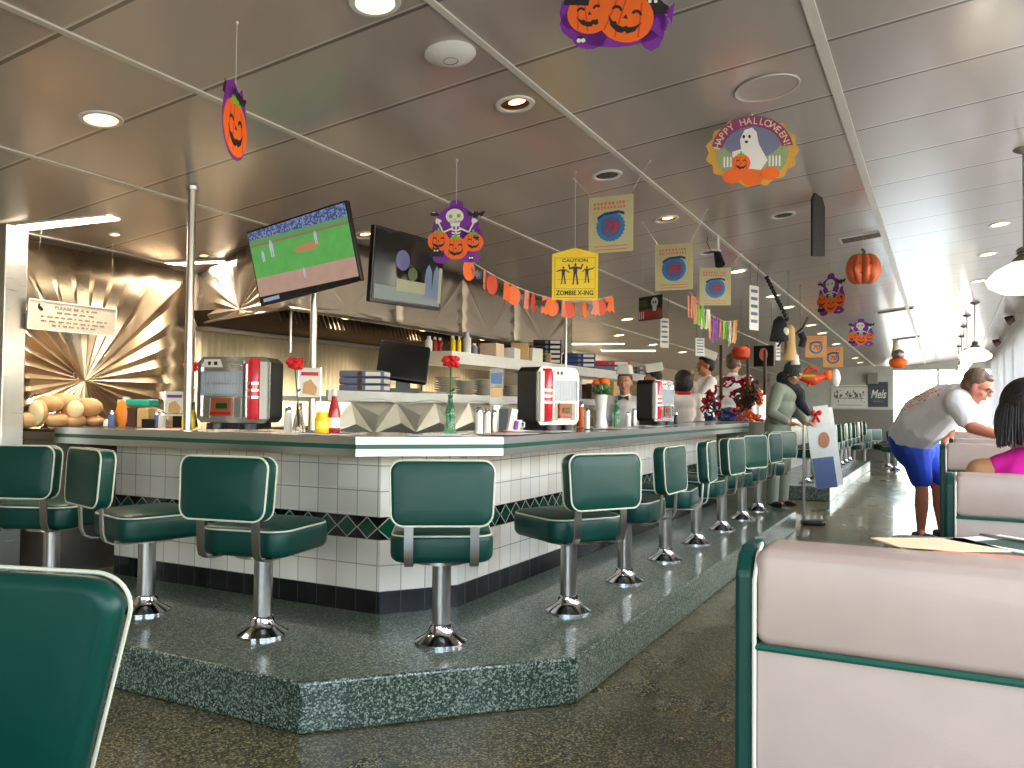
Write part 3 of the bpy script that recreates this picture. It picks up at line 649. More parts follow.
# condiments at the corner
bottle(Rr(450, -2.32), 'green soda bottle used as a vase at the counter corner', SODA, M_gglass, name='soda_bottle', cat='bottle')
rose(Rr(450, -2.32), .36, 'red flower standing in the green soda bottle', tilt=.0)
t = thing('menu_card_stand', 'tall clear acrylic card holder with food picture behind the steel shakers', 'menu card', Rr(496, -2.48), R(40), 'card holders on the counter')
m = MB(); m.box((0, 0, .27), (.085, .008, .24)); m.build('holder', M_acryl, t, False)
m = MB(); m.box((0, -.006, .33), (.07, .002, .07)); m.build('print_top', M_steelblue, t, False); m = MB(); m.box((0, -.006, .24), (.07, .002, .06)); m.build('picture', M_tan, t, False)
m = MB(); m.box((0, 0, .08), (.04, .04, .16)); m.build('stem', M_satin, t, False)
shaker(Rr(479, -2.3), 'steel-topped glass shaker, leftmost of the cluster by the acrylic holder', M_vase, .15)
shaker(Rr(487, -2.3), 'white sugar shaker in the cluster by the acrylic holder', M_white, .14)
shaker(Rr(493.5, -2.3), 'steel pepper shaker in the cluster by the acrylic holder', M_satin, .135)
t = thing('napkin_dispenser', 'black napkin dispenser with white and pink card beside the coffee cup', 'napkin dispenser', Rr(503, -2.32), R(30))
m = MB(); m.box((0, 0, .07), (.05, .1, .14)); m.build('case', M_black, t, False)
m = MB(); m.box((.045, -.04, .075), (.04, .06, .13), rot=(0, .2, .4)); m.build('card', M_paper, t, False); m = MB(); m.box((.068, -.055, .045), (.02, .05, .05), rot=(0, .2, .4)); m.build('card_print', M_purple, t, False)
t = thing('coffee_cup', 'white coffee cup and saucer left of the middle jukebox', 'cup', Rr(515, -2.25), 0)
m = MB(); m.lathe([(.002, 0), (.05, 0), (.075, .012), (.076, .016), (.04, .012), (.002, .01)], seg=28); m.build('saucer', M_vase, t)
m = MB(); m.lathe([(.002, .012), (.026, .012), (.038, .035), (.043, .075), (.040, .075), (.034, .035), (.002, .02)], seg=28); m.build('bowl', M_vase, t)
m = MB(); m.tube([(.04, 0, .065), (.062, 0, .06), (.062, 0, .035), (.036, 0, .03)], .005, 6); m.build('handle', M_vase, t)
# right of the second jukebox
for i, (px, x, mat, h, lb_) in enumerate(((581, -2.5, M_orange, .20, 'orange sauce bottle right of the middle jukebox'), (587, -2.3, M_vase, .15, 'white sugar dispenser right of the orange sauce bottle'), (628, -2.3, M_white, .12, 'white shaker right of the second green bottle'), (634, -2.3, M_satin, .15, 'steel-topped shaker left of the distant jukebox'), (671, -2.3, M_white, .13, 'white shaker right of the distant jukebox'), (676, -2.3, M_black, .12, 'black pepper mill right of the distant jukebox'))):
    shaker(Rr(px, x), lb_, mat, h)
t = thing('ceramic_vase', 'tall white fluted vase holding orange flowers on the counter', 'vase', Rr(601, -2.3), 0)
m = MB(); m.lathe([(.002, 0), (.045, 0), (.048, .02), (.036, .08), (.042, .18), (.05, .25), (.046, .25)], seg=20); m.build('body', M_vase, t)
t = thing('flower_bunch', 'bunch of orange flowers and greenery in the white vase', 'flowers', Rr(601, -2.3), 0)
m = MB(); m.tube([(0, 0, .1), (0, 0, .3)], .01, 6)
for k in range(9): m.ball((.05*math.cos(k*2.4), .05*math.sin(k*2.4), .27+.02*(k % 3)), (.03, .015, .02), 8, 5, rot=(k, k, k))
m.build('leaves', M_stem, t)
for k in range(4):
    m = MB(); m.ball((.035*math.cos(k*1.9), .035*math.sin(k*1.9), .34+.012*(k % 2)), (.035, .035, .028), 10, 6); m.build('bloom', M_orange, t)
bottle(Rr(616, -2.3), 'green soda bottle right of the white vase', SODA, M_gglass, name='soda_bottle', cat='bottle')
boxy('creamer_carton', 'small brown and gold caddy behind the orange sauce bottle', 'caddy', Rr(585, -2.6), (.1, .12, .08), M_brown)
# papers and menus lying on the counter
for i, (x, y, a) in enumerate(((-2.9, 3.42, 5), (-3.35, 3.36, -3), (-2.35, 3.7, 40), (-2.2, 4.15, 85), (-2.2, 4.7, 92), (-2.15, 5.8, 88), (-2.17, 6.5, 95), (-3.95, 3.36, 2))):
    t = thing('place_mat', ['paper place mat before the ketchup bottle on the left arm', 'paper place mat in front of the first jukebox', 'paper place mat at the cut corner of the counter', 'paper place mat by the green soda bottle vase', 'paper place mat in front of the middle jukebox', 'paper place mat just right of the middle jukebox', 'paper place mat before the white vase and green bottle', 'paper place mat left of the first jukebox'][i], 'place mat', (x, y, ZT+.001), R(a), 'paper place mats on the counter')
    m = MB(); m.box((0, 0, .001), (.36, .24, .002)); m.build('sheet', M_paper, t, False)
    m = MB(); m.box((0, 0, .0025), (.30, .05, .001)); m.box((0, .07, .0025), (.28, .03, .001)); m.build('print', M_psalmon if i % 2 else M_pnavy, t, False)
    if i in (1, 2, 4, 6):
        k = thing('cutlery', 'fork and knife lying on the place mat %s' % {1: 'in front of the first jukebox', 2: 'at the cut corner', 4: 'in front of the middle jukebox', 6: 'before the white vase'}[i], 'cutlery', (x, y, ZT+.004), R(a), 'cutlery on the place mats')
        m = MB(); m.box((.02, .02, .002), (.17, .012, .003)); m.box((.12, .02, .002), (.05, .02, .003)); m.build('fork', M_chrome, k, False)
        m = MB(); m.box((.0, -.03, .002), (.2, .014, .003)); m.build('knife', M_chrome, k, False)

# ================================================================== BACK COUNTER (pass) and its load
XB = -3.4
bc = thing('back_counter', 'long stainless back counter with quilted steel front behind the diner counter', 'counter', (0, 0, 0))
m = MB(); m.box((XB-.36, 7.0, .56), (.66, 5.8, 1.12)); m.build('cabinet', M_dull, bc, False)
m = MB(); m.box((XB-.33, 7.0, 1.312), (.74, 6.0, .03)); m.box((XB+.03, 7.0, 1.345), (.02, 6.0, .036)); m.build('pass_shelf', M_shelf, bc, False)
# quilted triangles
vs = []; fs = []; y = 4.02; k = 0; T = .25; m = MB()
while y < 9.8:
    z0, z1 = 1.08, 1.295
    a = (XB, y, z0); b = (XB, y+T, z0); c = (XB, y+2*T, z0); d = (XB, y, z1); e = (XB, y+2*T, z1); t1 = (XB+.002, y+T, z1)
    m.add([a, c, t1, (XB+.045, y+T, z0+.07)], [(0, 1, 3), (1, 2, 3), (2, 0, 3)])
    m.add([t1, e, c, (XB+.035, y+2*T, z1-.09), (XB, y+3*T, z1)], [(0, 2, 3), (2, 4, 3), (4, 0, 3)])
    y += 2*T
m.build('quilted_front', brushed('quilted_steel', hx(236, 228, 208), .3, (6, 6, 6), .01, .8), bc, False)
us = thing('wall_shelf', 'upper steel shelf above the stacked plates, seen from its left end', 'shelf', (0, 0, 0))
m = MB(); m.box((XB-.2, 8.2, 1.655), (.40, 5.4, .095)); m.build('shelf_board', M_shelf, us, False)
for y in (5.6, 7.6, 9.6):
    m = MB(); m.box((XB-.36, y, 1.47), (.03, .03, .29)); m.build('post', M_satin, us, False)
# plate stacks (each stack's plates are things)
def plate0():
    m = MB(); m.lathe([(.002, 0), (.05, 0), (.055, .004), (.105, .018), (.106, .021), (.05, .010), (.002, .008)], seg=28); return m.build('dinner_plate', M_plate, None)
pl = plate0(); first = True
nm = ['first', 'second', 'third', 'fourth', 'fifth', 'sixth', 'seventh']
for si, (px, n) in enumerate(((447, 9), (465, 8), (484, 9), (512, 7), (523, 7))):
    q = P(px, 395, X=XB-.17)
    for k in range(n):
        o = pl if first else pl.copy()
        if not first: COL.objects.link(o)
        first = False; o.location = (q.x, q.y, 1.328+k*.0195)
        lbl = 'stoneware plate in the %s stack from left under the upper shelf, %s' % (nm[si], ('topmost' if k == n-1 else 'bottom' if k == 0 else '%s from the bottom' % nm[k] if k < 7 else 'just below the top'))
        tag(o, lbl, 'plate', 'stacked plates on the back counter')
# packets stacked
def packet(loc, d, rz, label, grp, mats):
    t = thing('menu_packet', label, 'packet', loc, rz, grp)
    m = MB(); m.cushion(d[0], d[1], d[2], .012, .008, (0, 0, d[2]/2)); m.build('wrapper', mats[0], t)
    m = MB(); m.box((d[0]*.28, -d[1]/2-.001, d[2]/2), (d[0]*.34, .004, d[2]*.62)); m.box((d[0]/2+.001, 0, d[2]/2), (.004, d[1]*.7, d[2]*.62)); m.build('paper_band', mats[1], t, False)
    m = MB(); m.lathe([(.018, 0), (.018, .004)], (-d[0]*.02, -d[1]/2-.001, d[2]/2), 14, 'y'); m.build('seal', mats[2], t, False); return t
M_pgrey = pbr('packet_grey', hx(104, 108, 134), .4)
for k in range(3): packet((XB-.11, 4.56, 1.366+k*.047), (.30, .22, .044), R(22), 'grey blue packet left of the till, %s of three' % ['bottom', 'middle', 'top'][k], 'grey packets beside the till', (M_pgrey, M_paper, M_brown))
for k in range(5): packet((XB-.12, 7.5, 1.703+k*.047), (.28, .22, .044), R(25), 'dark packet with white label above the middle jukebox, %s of five' % ['bottom', 'second', 'middle', 'fourth', 'top'][k], 'dark packets on the upper shelf', (M_blackp, M_paper, M_pgrey))
for k in range(3): packet((XB-.12, 8.3, 1.703+k*.05), (.34, .24, .047), R(30), 'blue packet on the upper shelf, %s of three' % ['bottom', 'middle', 'top'][k], 'blue packets on the upper shelf', (M_pnavy, M_paper, M_pgrey))
for k in range(2): packet((XB-.12, 9.2, 1.703+k*.06), (.46, .3, .056), R(30), '%s dark red packet on the far end of the upper shelf' % ['lower', 'upper'][k], 'red packets on the upper shelf', (M_pred if k else M_pgrey, M_paper, M_pgrey))
for k in range(2): packet((XB-.12, 10.2, 1.703+k*.05), (.4, .3, .05), R(20), '%s grey packet beyond the red ones on the upper shelf' % ['lower', 'upper'][k], 'distant packets on the upper shelf', (M_pgrey, M_paper, M_black))
# bottles and boxes on the upper shelf
for i, (px, mat, h, r) in enumerate(((435, M_vase, .13, .03), (441, M_ketchup, .13, .022), (446, M_ketchup, .13, .022), (453, M_yellow, .14, .02), (459, M_yellow, .14, .018), (467, M_vase, .19, .034), (474, M_pgrey, .1, .03))):
    q = P(px, 352, X=XB-.13 if i > 2 else XB-.22); q.y = max(q.y, 5.56)
    bottle((XB-.13 if i > 2 else XB-.28, q.y, 1.703), ['cream tub at left end of the upper shelf', 'red sauce bottle, left of the pair on the upper shelf', 'red sauce bottle, right of the pair on the upper shelf', 'yellow-topped slim bottle above the red flower', 'yellow-topped slim bottle right of its twin', 'tall white cylinder on the upper shelf', 'short grey tub right of the white cylinder'][i], [(.002, 0), (r, 0), (r, h*.7), (r*.5, h*.85)], mat, [(r*.55, h*.83), (r*.5, h)], M_white, 'bottle', 'sauce_bottle', grp='bottles on the upper shelf')
for i, (px, w, h, mat) in enumerate(((492, .16, .12, pbr('pale_peach_box', hx(236, 206, 176), .6)), (509, .2, .1, M_paper), (520, .2, .16, M_tan), (531, .17, .13, M_paper), (545, .12, .1, M_bread))):
    q = P(px, 357, X=XB-.12); boxy('carton', ['pale peach carton on the upper shelf', 'white bundle between peach carton and tan carton', 'tan carton leaning on the upper shelf', 'white greenish carton right of the tan one', 'small brown carton at the foot of the dark packets'][i], 'carton', (XB-.12, q.y, 1.703), (.16, w, h), mat, R([3, 12, 25, -10, 5][i]), 'cartons on the upper shelf')
# bowls beside the till
for i, (px, w) in enumerate(((430, .09), (441, .08))):
    q = P(px, 394, X=XB-.02); m = MB(); m.lathe([(.002, 0), (w*.5, 0), (w, .05), (w*.95, .05), (w*.45, .008), (.002, .006)], seg=24); o = m.build('serving_bowl', M_plate, None); o.location = (XB-.06, q.y, 1.329); tag(o, ['wide pale bowl right of the till', 'pale bowl before the first plate stack'][i], 'bowl')
# till
t = thing('till_monitor', 'black tilted touch-screen till on the back counter', 'till', (XB-.02, 4.88, 1.364), R(38))
m = MB(); m.box((0, .03, .015), (.22, .24, .03)); m.box((0, .05, .06), (.1, .1, .09)); m.build('base', M_black, t, False)
m = MB(); m.cushion(.36, .29, .05, .02, .012, (0, 0, .215), ax='y', rot=(R(-22), R(8), 0)); m.build('bezel', M_black, t)
m = MB(); m.box((0, 0, 0), (.30, .004, .225)); sc = m.build('screen', pbr('till_screen', hx(92, 96, 98), .3), t, False); sc.rotation_euler = (R(-22), R(8), 0); sc.location = (0, -.0255, .207)
# equipment between shelves further right
for i, (px, w, h, mat) in enumerate(((568, .25, .26, M_satin), (585, .14, .2, M_brown), (597, .2, .22, M_satin), (607, .12, .25, M_tan), (640, .3, .25, M_satin))):
    q = P(px, 400, X=XB-.14); boxy('kitchen_appliance', ['steel dispenser behind the middle jukebox', 'brown coffee warmer between two steel dispensers', 'steel dispenser right of the coffee warmer', 'tan framed box behind the orange flowers', 'wide steel machine behind the distant jukebox'][i], 'appliance', (XB-.14, q.y, 1.33), (.22, w, h), mat, 0, None, .01)
# cables under the pass shelf
m = MB(); m.tube([(XB+.05, 4.3+i*.12, 1.30+.02*math.sin(i*1.1)-.0) for i in range(26)], .004, 6); tag(m.build('cable', M_vase, None), 'white cable running along the front of the back counter', 'cable')
# prep table with white mound beside the ribbed wall
boxy('cooking_range', 'dark cooking range below the ribbed splashback', 'range', (-4.75, 7.4, 0), (.7, 5.6, 1.0), M_dull, 0, None, .01)

# poles ----------------------------------------------------------
def pole(x, y, z0, label, r=.022, z1=None):
    t = thing('steel_pole', label, 'pole', (x, y, z0)); h = (z1 or ceil_z(x, y))-z0
    m = MB(); m.lathe([(r, 0), (r, h)], seg=20); m.build('tube', M_satin, t)
    m = MB(); m.lathe([(r*1.5, h-.02), (r*1.5, h)], seg=20); m.build('collar', M_chrome, t); m = MB(); m.lathe([(r*1.8, 0), (r*1.8, .01), (r*1.2, .014)], seg=20); m.build('foot', M_chrome, t); return t
q = P(190, 300, Y=3.25); pole(q.x, 3.25, 1.113, 'steel pole from counter to ceiling left of the first jukebox')
q = P(313.5, 330, Y=3.66); pole(q.x, 3.66, 1.113, 'steel post carrying the baseball television', .02, 2.12)
q = P(566, 320, X=-3.3); pole(q.x, q.y, 1.0, 'thin pale pole rising behind the dark packets', .014)
# televisions
def tv(loc, rz, pt, rl, label, scr, w=.73, h=.43):
    t = bpy.data.objects.new('television', None); COL.objects.link(t)
    mt = Matrix.Translation(loc)@Matrix.Rotation(rz, 4, 'Z')@Matrix.Rotation(pt, 4, 'X')@Matrix.Rotation(rl, 4, 'Y'); t.matrix_world = mt; t.location = loc; t.rotation_euler = mt.to_euler(); tag(t, label, 'television', 'televisions above the counter')
    m = MB(); m.cushion(w, h, .03, .008, .004, (0, .015, 0), ax='y'); m.build('bezel', M_black, t)
    m = MB(); m.box((0, -.0015, .004), (w-.024, .003, h-.03)); m.build('screen', scr, t, False)
    m = MB(); m.box((0, .045, -.03), (w*.6, .04, h*.6)); m.build('rear_housing', M_black, t, False)
    m = MB(); m.box((0, .10, 0), (.12, .10, .12)); m.cyl((0, .1, 0), (0, .22, 0), .02); m.build('mount_bracket', M_satin, t, False); return t
t = tv((-3.118, 3.473, 2.087), .003, .14, -.146, 'television showing a baseball game on green field', M_tv)
m = MB(); m.prism([(.05+.09*math.cos(a*PI/8), .035+.022*math.sin(a*PI/8)) for a in range(16)], .003, .0035, 'y'); m.build('pitcher_mound', pbr('mound', hx(0, 0, 0), .5, emit=hx(196, 140, 96), es=.75), t, False)
pl_ = pbr('players', hx(0, 0, 0), .5, emit=hx(196, 200, 214), es=.75); m = MB()
for x, z, s_ in ((.12, .075, .045), (-.2, .09, .06), (0, -.09, .035), (-.27, .06, .04)):
    m.box((x, -.0038, z), (s_*.45, .001, s_*.7)); m.box((x-s_*.12, -.0038, z-s_*.6), (s_*.14, .001, s_*.6)); m.box((x+s_*.14, -.0038, z-s_*.6), (s_*.14, .001, s_*.6)); m.box((x, -.0038, z+s_*.5), (s_*.25, .001, s_*.3))
m.build('players', pl_, t, False)
m = MB(); m.box((-.27, -.0038, -.186), (.12, .001, .02)); m.build('score_box', pbr('score', hx(0, 0, 0), .5, emit=hx(150, 170, 196), es=.8), t, False)
t = tv((-2.826, 4.084, 2.077), 1.578, .087, -.037, 'television showing a soft dim picture of pale figures', M_tvoff)
em = lambda n, c, e=.5: pbr(n, (0, 0, 0, 1), .3, emit=c, es=e)
m = MB(); m.box((0, -.0035, -.15), (.68, .001, .08)); m.build('picture_ground', em('pic_ground', hx(150, 160, 150), .6), t, False)
m = MB(); m.box((.02, -.0038, -.095), (.30, .001, .07)); m.build('picture_wall', em('pic_wall', hx(190, 186, 140), .6), t, False)
m = MB(); m.ball((-.08, -.0035, .05), (.07, .0012, .06)); m.build('picture_cloud', em('pic_cloud', hx(120, 120, 170), .5), t)
m = MB(); m.ball((.03, -.0035, -.02), (.05, .0012, .04)); m.build('picture_blossom', em('pic_blossom', hx(120, 124, 80), .5), t)
for x in (.2, .29):
    m = MB(); m.prism([(x-.05, -.15), (x+.05, -.15), (x+.035, .02), (x, .06), (x-.03, .02)], .003, .004, 'y'); m.build('picture_figure', em('pic_fig%d' % int(x*100), hx(130, 146, 172), .6), t, False)
m = MB(); m.box((.335, -.0038, -.06), (.035, .001, .22)); m.build('picture_lamp', em('pic_lamp', hx(200, 196, 150), .6), t, False)
# slanted sign at left
t = bpy.data.objects.new('hanging_sign', None); COL.objects.link(t); q = CAM+(Vector((-5.828, 4.015, 1.904))-CAM)*.84
mt = Matrix.Translation(q)@Matrix.Rotation(1.706, 4, 'Z')@Matrix.Rotation(.059, 4, 'X')@Matrix.Rotation(-.012, 4, 'Y'); t.location = q; t.rotation_euler = mt.to_euler(); tag(t, 'white rectangular notice sign hanging before the sunburst panel', 'sign')
w, h = .672, .185
m = MB(); m.box((0, .004, 0), (w, .006, h)); m.build('board', pbr('sign_acrylic', hx(206, 196, 180), .25, coat=.5), t, False)
m = MB()
for a in ((0, h/2-.004, w, .008), (0, -h/2+.004, w, .008)): m.box((a[0], -.001, a[1]), (a[2], .006, a[3]))
for sx in (-1, 1): m.box((sx*(w/2-.004), -.001, 0), (.008, .006, h))
m.build('border', M_white, t, False)
M_ink = pbr('grey_ink', hx(110, 100, 92), .6)
text('PLEASE BE A', .028, M_ink, t, (-.04, -.0005, .052), width=.22)
m = MB(); rr = random.Random(3)
for z, xa, xb, hh in ((.052, .09, .19, .016), (.022, -.13, .14, .014), (-.008, -.24, .25, .012), (-.034, -.24, .25, .012), (-.058, -.16, .17, .012)):
    x = xa
    while x < xb:
        wd = rr.uniform(.02, .055)
        for k in range(int(wd/.008)): m.box((x+k*.008, -.0012, z+rr.uniform(-.001, .001)), (.0045, .001, hh*rr.uniform(.6, 1)))
        x += wd+.012
m.build('small_print', M_ink, t, False)
m = MB(); m.ball((-.25, -.0005, .04), (.022, .0015, .012), rot=(0, R(30), 0)); m.ball((-.26, -.0005, .06), (.008, .0015, .008)); m.build('hand_emblem', M_black, t)
for sx in (-.3, .3):
    m = MB(); m.tube([(sx, .004, h/2), (sx*.9, .004, ceil_z(q.x, q.y)-q.z)], .0012, 5); m.build('wire', M_satin, t)

# ================================================================== HANGING DECORATIONS
def hang(name, label, cat, loc, rz, group=None, tilt=0., strings=((0, 0),), top=.15, zc=None, mat=M_white):
    t = thing(name, label, cat, loc, rz, group); Mx = Matrix.Rotation(rz, 3, 'Z')
    m = MB()
    for a, b in strings:
        e = Mx@Vector((b, 0, 0)); z = ceil_z(loc[0]+e.x, loc[1]+e.y)-loc[2]; m.tube([(a, 0, top), (b, 0, z)], .0011 if mat is M_white else .0016, 5)
        m.ball((b, 0, z-.004), .006, 8, 5)
    m.build('thread', mat, t); return t
def disc(cx, cz, rx, rz_, n=24, lob=0, amp=0): return [((rx+amp*math.cos(lob*2*PI*k/n))*math.cos(2*PI*k/n)+cx, (rz_+amp*math.cos(lob*2*PI*k/n))*math.sin(2*PI*k/n)+cz) for k in range(n)]
def flat(name, polys, a, b, mat, parent):
    m = MB()
    for p in polys: m.prism(p, a, b, 'y')
    return m.build(name, mat, parent, False)
M_dorange = pbr('deep_orange_print', hx(214, 66, 14), .55); M_face = M_blackp
def pumpkin(par, cx, cz, r, lay=.002, tilt=0., both=False):
    tr = lambda pts: [(cx+(x*math.cos(tilt)-z*math.sin(tilt))*r, cz+(x*math.sin(tilt)+z*math.cos(tilt))*r) for x, z in pts]
    o = flat('pumpkin', [tr(disc(0, 0, 1, .92, 28, 0, 0))], -lay if both else 0, lay, M_orange, par)
    sg = [(lay, lay+.0008)]+([(-lay-.0008, -lay)] if both else [])
    for a, b in sg:
        flat('ribs', [tr([(x-.03, -.8*math.sqrt(1-x*x)), (x+.03, -.8*math.sqrt(1-x*x)), (x*.7+.03, .8*math.sqrt(1-x*x)), (x*.7-.03, .8*math.sqrt(1-x*x))]) for x in (-.62, -.2, .62)], a, b-.0004, M_dorange, o)
        eye = lambda sx: [(sx*.36+.19*math.cos(q), .18+.17*math.sin(q)) for q in [PI*k/6 for k in range(7)]]+[(sx*.36+.11*math.cos(q), .16+.08*math.sin(q)) for q in [PI*k/6 for k in range(6, -1, -1)]]
        mouth = [(-.62, -.05), (-.4, -.26), (-.3, -.22), (-.22, -.34), (0, -.38), (.1, -.30), (.2, -.34), (.4, -.26), (.62, -.05), (.45, -.42), (.2, -.58), (.1, -.5), (0, -.6), (-.2, -.58), (-.45, -.42)]
        nose = [(-.09, -.06), (.09, -.06), (0, .1)]
        flat('face', [tr(eye(-1)), tr(eye(1)), tr(mouth), tr(nose)], a, b, M_face, o)
        flat('leaf_crown', [tr([(-.45, .78), (-.2, .72), (0, .8), (.2, .72), (.45, .78), (.25, .98), (.12, .92), (.05, 1.22), (-.08, 1.2), (-.1, .95), (-.3, 1.0)])], a, b, M_limep, o)
    return o
def cat_(par, cx, cz, s, a=.004, b=.005):
    p = [(-1, -.5), (-.9, .2), (-.6, .45), (-.55, .95), (-.3, .62), (0, .62), (.25, .95), (.32, .45), (.7, .1), (1, -.1), (.9, -.6)]
    o = flat('black_cat', [[(cx+x*s, cz+z*s) for x, z in p]], a, b, M_blackp, par)
    flat('eyes', [disc(cx-.32*s, cz+.28*s, .13*s, .13*s, 10), disc(cx+.08*s, cz+.28*s, .13*s, .13*s, 10)], b, b+.0006, M_whitep, o); return o
def bat_(par, cx, cz, s, a=.004, b=.005):
    p = [(-1.3, .5), (-.7, .35), (-.35, .2), (-.2, .5), (0, .3), (.2, .5), (.35, .2), (.7, .35), (1.3, .5), (1.0, -.1), (.7, -.3), (.45, -.1), (.2, -.45), (0, -.3), (-.2, -.45), (-.45, -.1), (-.7, -.3), (-1, -.1)]
    return flat('black_bat', [[(cx+x*s, cz+z*s) for x, z in p]], a, b, M_blackp, par)
def skeleton_sign(loc, rz, label, s=1., grp='skeleton and pumpkin cutouts'):
    t = hang('skeleton_cutout', label, 'decoration', loc, rz, grp, top=.2*s)
    U = lambda pts: [(x*s, z*s) for x, z in pts]
    flat('backing', [U(disc(0, .02, .165, .165, 22)), U(disc(-.11, -.05, .08, .09, 16)), U(disc(.11, -.05, .08, .1, 16)), U(disc(0, .19, .05, .04, 12)), U(disc(-.1, -.17, .06, .04, 12)), U(disc(.1, -.17, .075, .035, 12))], -.001, .0, M_purple, t)
    k = flat('skeleton', [U(disc(-.01, .115, .062, .052, 18)), U([(-.045, .085), (.03, .085), (.022, .045), (-.035, .045)]), U([(-.006, .05), (.006, .05), (.006, -.06), (-.006, -.06)])]+[U([(-w, z), (0, z-.010), (w, z), (w, z+.010), (0, z+.002), (-w, z+.010)]) for z, w in ((.02, .035), (-.002, .03), (-.024, .026), (-.045, .03))]
             +[U([(sx*.02, .03), (sx*.085, .0), (sx*.088, .010), (sx*.02, .042)]) for sx in (-1, 1)]+[U([(sx*.08, .0), (sx*.092, .004), (sx*.128, .07), (sx*.118, .075)]) for sx in (-1, 1)]+[U(disc(sx*.125, .083, .022, .018, 9, 3, .005)) for sx in (-1, 1)], 0, .002, M_whitep, t)
    flat('skull_face', [U(disc(-.038, .115, .014, .014, 10)), U(disc(.018, .118, .014, .014, 10)), U([(-.012, .09), (.0, .09), (-.006, .1)])], .002, .0028, M_limep, k)
    bat_(t, .135*s, .125*s, .05*s, .0, .002); cat_(t, -.15*s, .135*s, .03*s, 0, .002)
    pumpkin(t, -.12*s, -.055*s, .075*s, .003); pumpkin(t, .12*s, -.065*s, .07*s, .003); pumpkin(t, 0, -.105*s, .085*s, .004)
    cat_(t, -.13*s, -.135*s, .05*s, .0035, .005); cat_(t, .14*s, -.03*s, .02*s, .0045, .006)
    sp = flat('spider', [U(disc(.105, -.175, .02, .016, 10))], .0, .002, M_blackp, t); flat('eyes', [U(disc(.098, -.172, .007, .007, 8)), U(disc(.114, -.172, .007, .007, 8))], .002, .003, M_whitep, sp); return t
def at(px, py, Y): return tuple(P(px, py, Y=Y))
skeleton_sign(at(456, 233, 3.86), R(22), 'skeleton and three pumpkins cutout on purple, beside the second television', .80)
skeleton_sign(at(831, 295, 8.4), R(-38), 'small skeleton and pumpkin cutout below the round pumpkin, partly side-on', .92)
skeleton_sign(at(861, 333, 13.2), R(10), 'distant skeleton and pumpkins cutout left of the bright far glazing', .95)
# top-centre pumpkins, partly cut by the frame
loc = at(614, 12, 2.7); t = hang('pumpkin_cutout', 'pair of grinning pumpkins cutout cut off by the top edge', 'decoration', loc, R(24), top=.1)
flat('backing', [disc(-.085, -.09, .06, .04, 14), disc(.0, -.04, .19, .085, 20), disc(.13, -.04, .05, .1, 12), disc(-.15, 0, .04, .06, 10)], -.001, 0, M_purple, t)
pumpkin(t, -.085, -.005, .078, .003, .15); pumpkin(t, .04, -.02, .098, .004, -.25); cat_(t, .14, .02, .05, .0, .003); cat_(t, -.13, .05, .045, .003, .0045)
sp = flat('spider', [disc(-.115, -.095, .016, .012, 10)], 0, .002, M_blackp, t); flat('eyes', [disc(-.122, -.1, .008, .008, 8), disc(-.107, -.1, .008, .008, 8)], .002, .003, M_whitep, sp)
flat('bow', [[(.12, -.06), (.17, -.1), (.15, -.02)], [(.18, .0), (.2, -.05), (.21, .03)]], .001, .003, M_purple, t)
# edge-on pumpkin at left
loc = at(235, 124, 2.17); t = hang('pumpkin_cutout', 'orange pumpkin cutout hanging nearly edge-on at the upper left', 'decoration', loc, R(115), top=.12)
flat('backing', [disc(0, 0, .118, .13, 24), [(-.1, .08), (.1, .08), (.06, .15), (.03, .12), (-.02, .155), (-.08, .13)]], -.0012, .0012, M_purple, t)
pumpkin(t, 0, -.015, .112, .003, 0, True); bat_(t, .04, .10, .045, .003, .004); cat_(t, -.07, .1, .035, -.005, -.003)
# framed wreath: ghost with pumpkin
loc = at(752, 149, 4.3); t = hang('halloween_wreath_sign', 'round sign with ghost holding pumpkin and lettering on arch', 'decoration', loc, R(20), top=.13, strings=((0, 0),))
flat('leaf_rim', [disc(0, -.01, .205, .145, 60, 15, .009)], -.002, 0, pbr('leaf_print', hx(214, 160, 60), .6, bump=.4, bscale=60), t)
flat('scene_ground', [disc(0, -.015, .165, .125, 30)], 0, .001, pbr('meadow_print', hx(150, 164, 120), .6), t)
flat('sky_print', [disc(0, .03, .13, .07, 24)], .001, .0014, pbr('dusk_print', hx(120, 122, 150), .6), t)
arc = [(.185*math.cos(R(a)), .15*math.sin(R(a))-.01) for a in range(8, 173, 6)]+[(.135*math.cos(R(a)), .105*math.sin(R(a))-.01) for a in range(172, 7, -6)]
flat('arch_ribbon', [arc], .0014, .003, pbr('mauve_print', hx(140, 60, 110), .6), t)
M_let = pbr('cream_lettering', hx(246, 214, 150), .6)
for i, ch in enumerate('HAPPY HALLOWEEN!'):
    if ch == ' ': continue
    a = R(168-i*10.4); text(ch, .042, M_let, t, (.160*math.cos(a), -.0032, .127*math.sin(a)-.01), rot=(0, -(a-PI/2), 0), name='letter', th=.0006)
g_ = flat('ghost', [[(-.05, .0), (-.055, .04), (-.035, .08), (0, .09), (.02, .07), (.03, .02), (.07, -.05), (.04, -.09), (-.04, -.08), (-.09, -.03), (-.09, -.01)]], .003, .0045, M_whitep, t)
flat('ghost_face', [disc(-.038, .052, .006, .008, 8), disc(-.012, .052, .006, .008, 8), disc(-.026, .03, .008, .006, 8)], .0045, .0052, M_blackp, g_)
pumpkin(t, -.05, -.06, .042, .006); 
pk = flat('pumpkin_row', [disc(-.09, -.115, .045, .03, 16), disc(0, -.122, .05, .035, 16), disc(.08, -.105, .045, .028, 16)], .002, .004, M_orange, t)
t.scale = (1.1, 1, 1.22); [setattr(o_, 'scale', (1/1.1, 1, 1/1.22)) for o_ in t.children if o_.name.startswith('thread')]
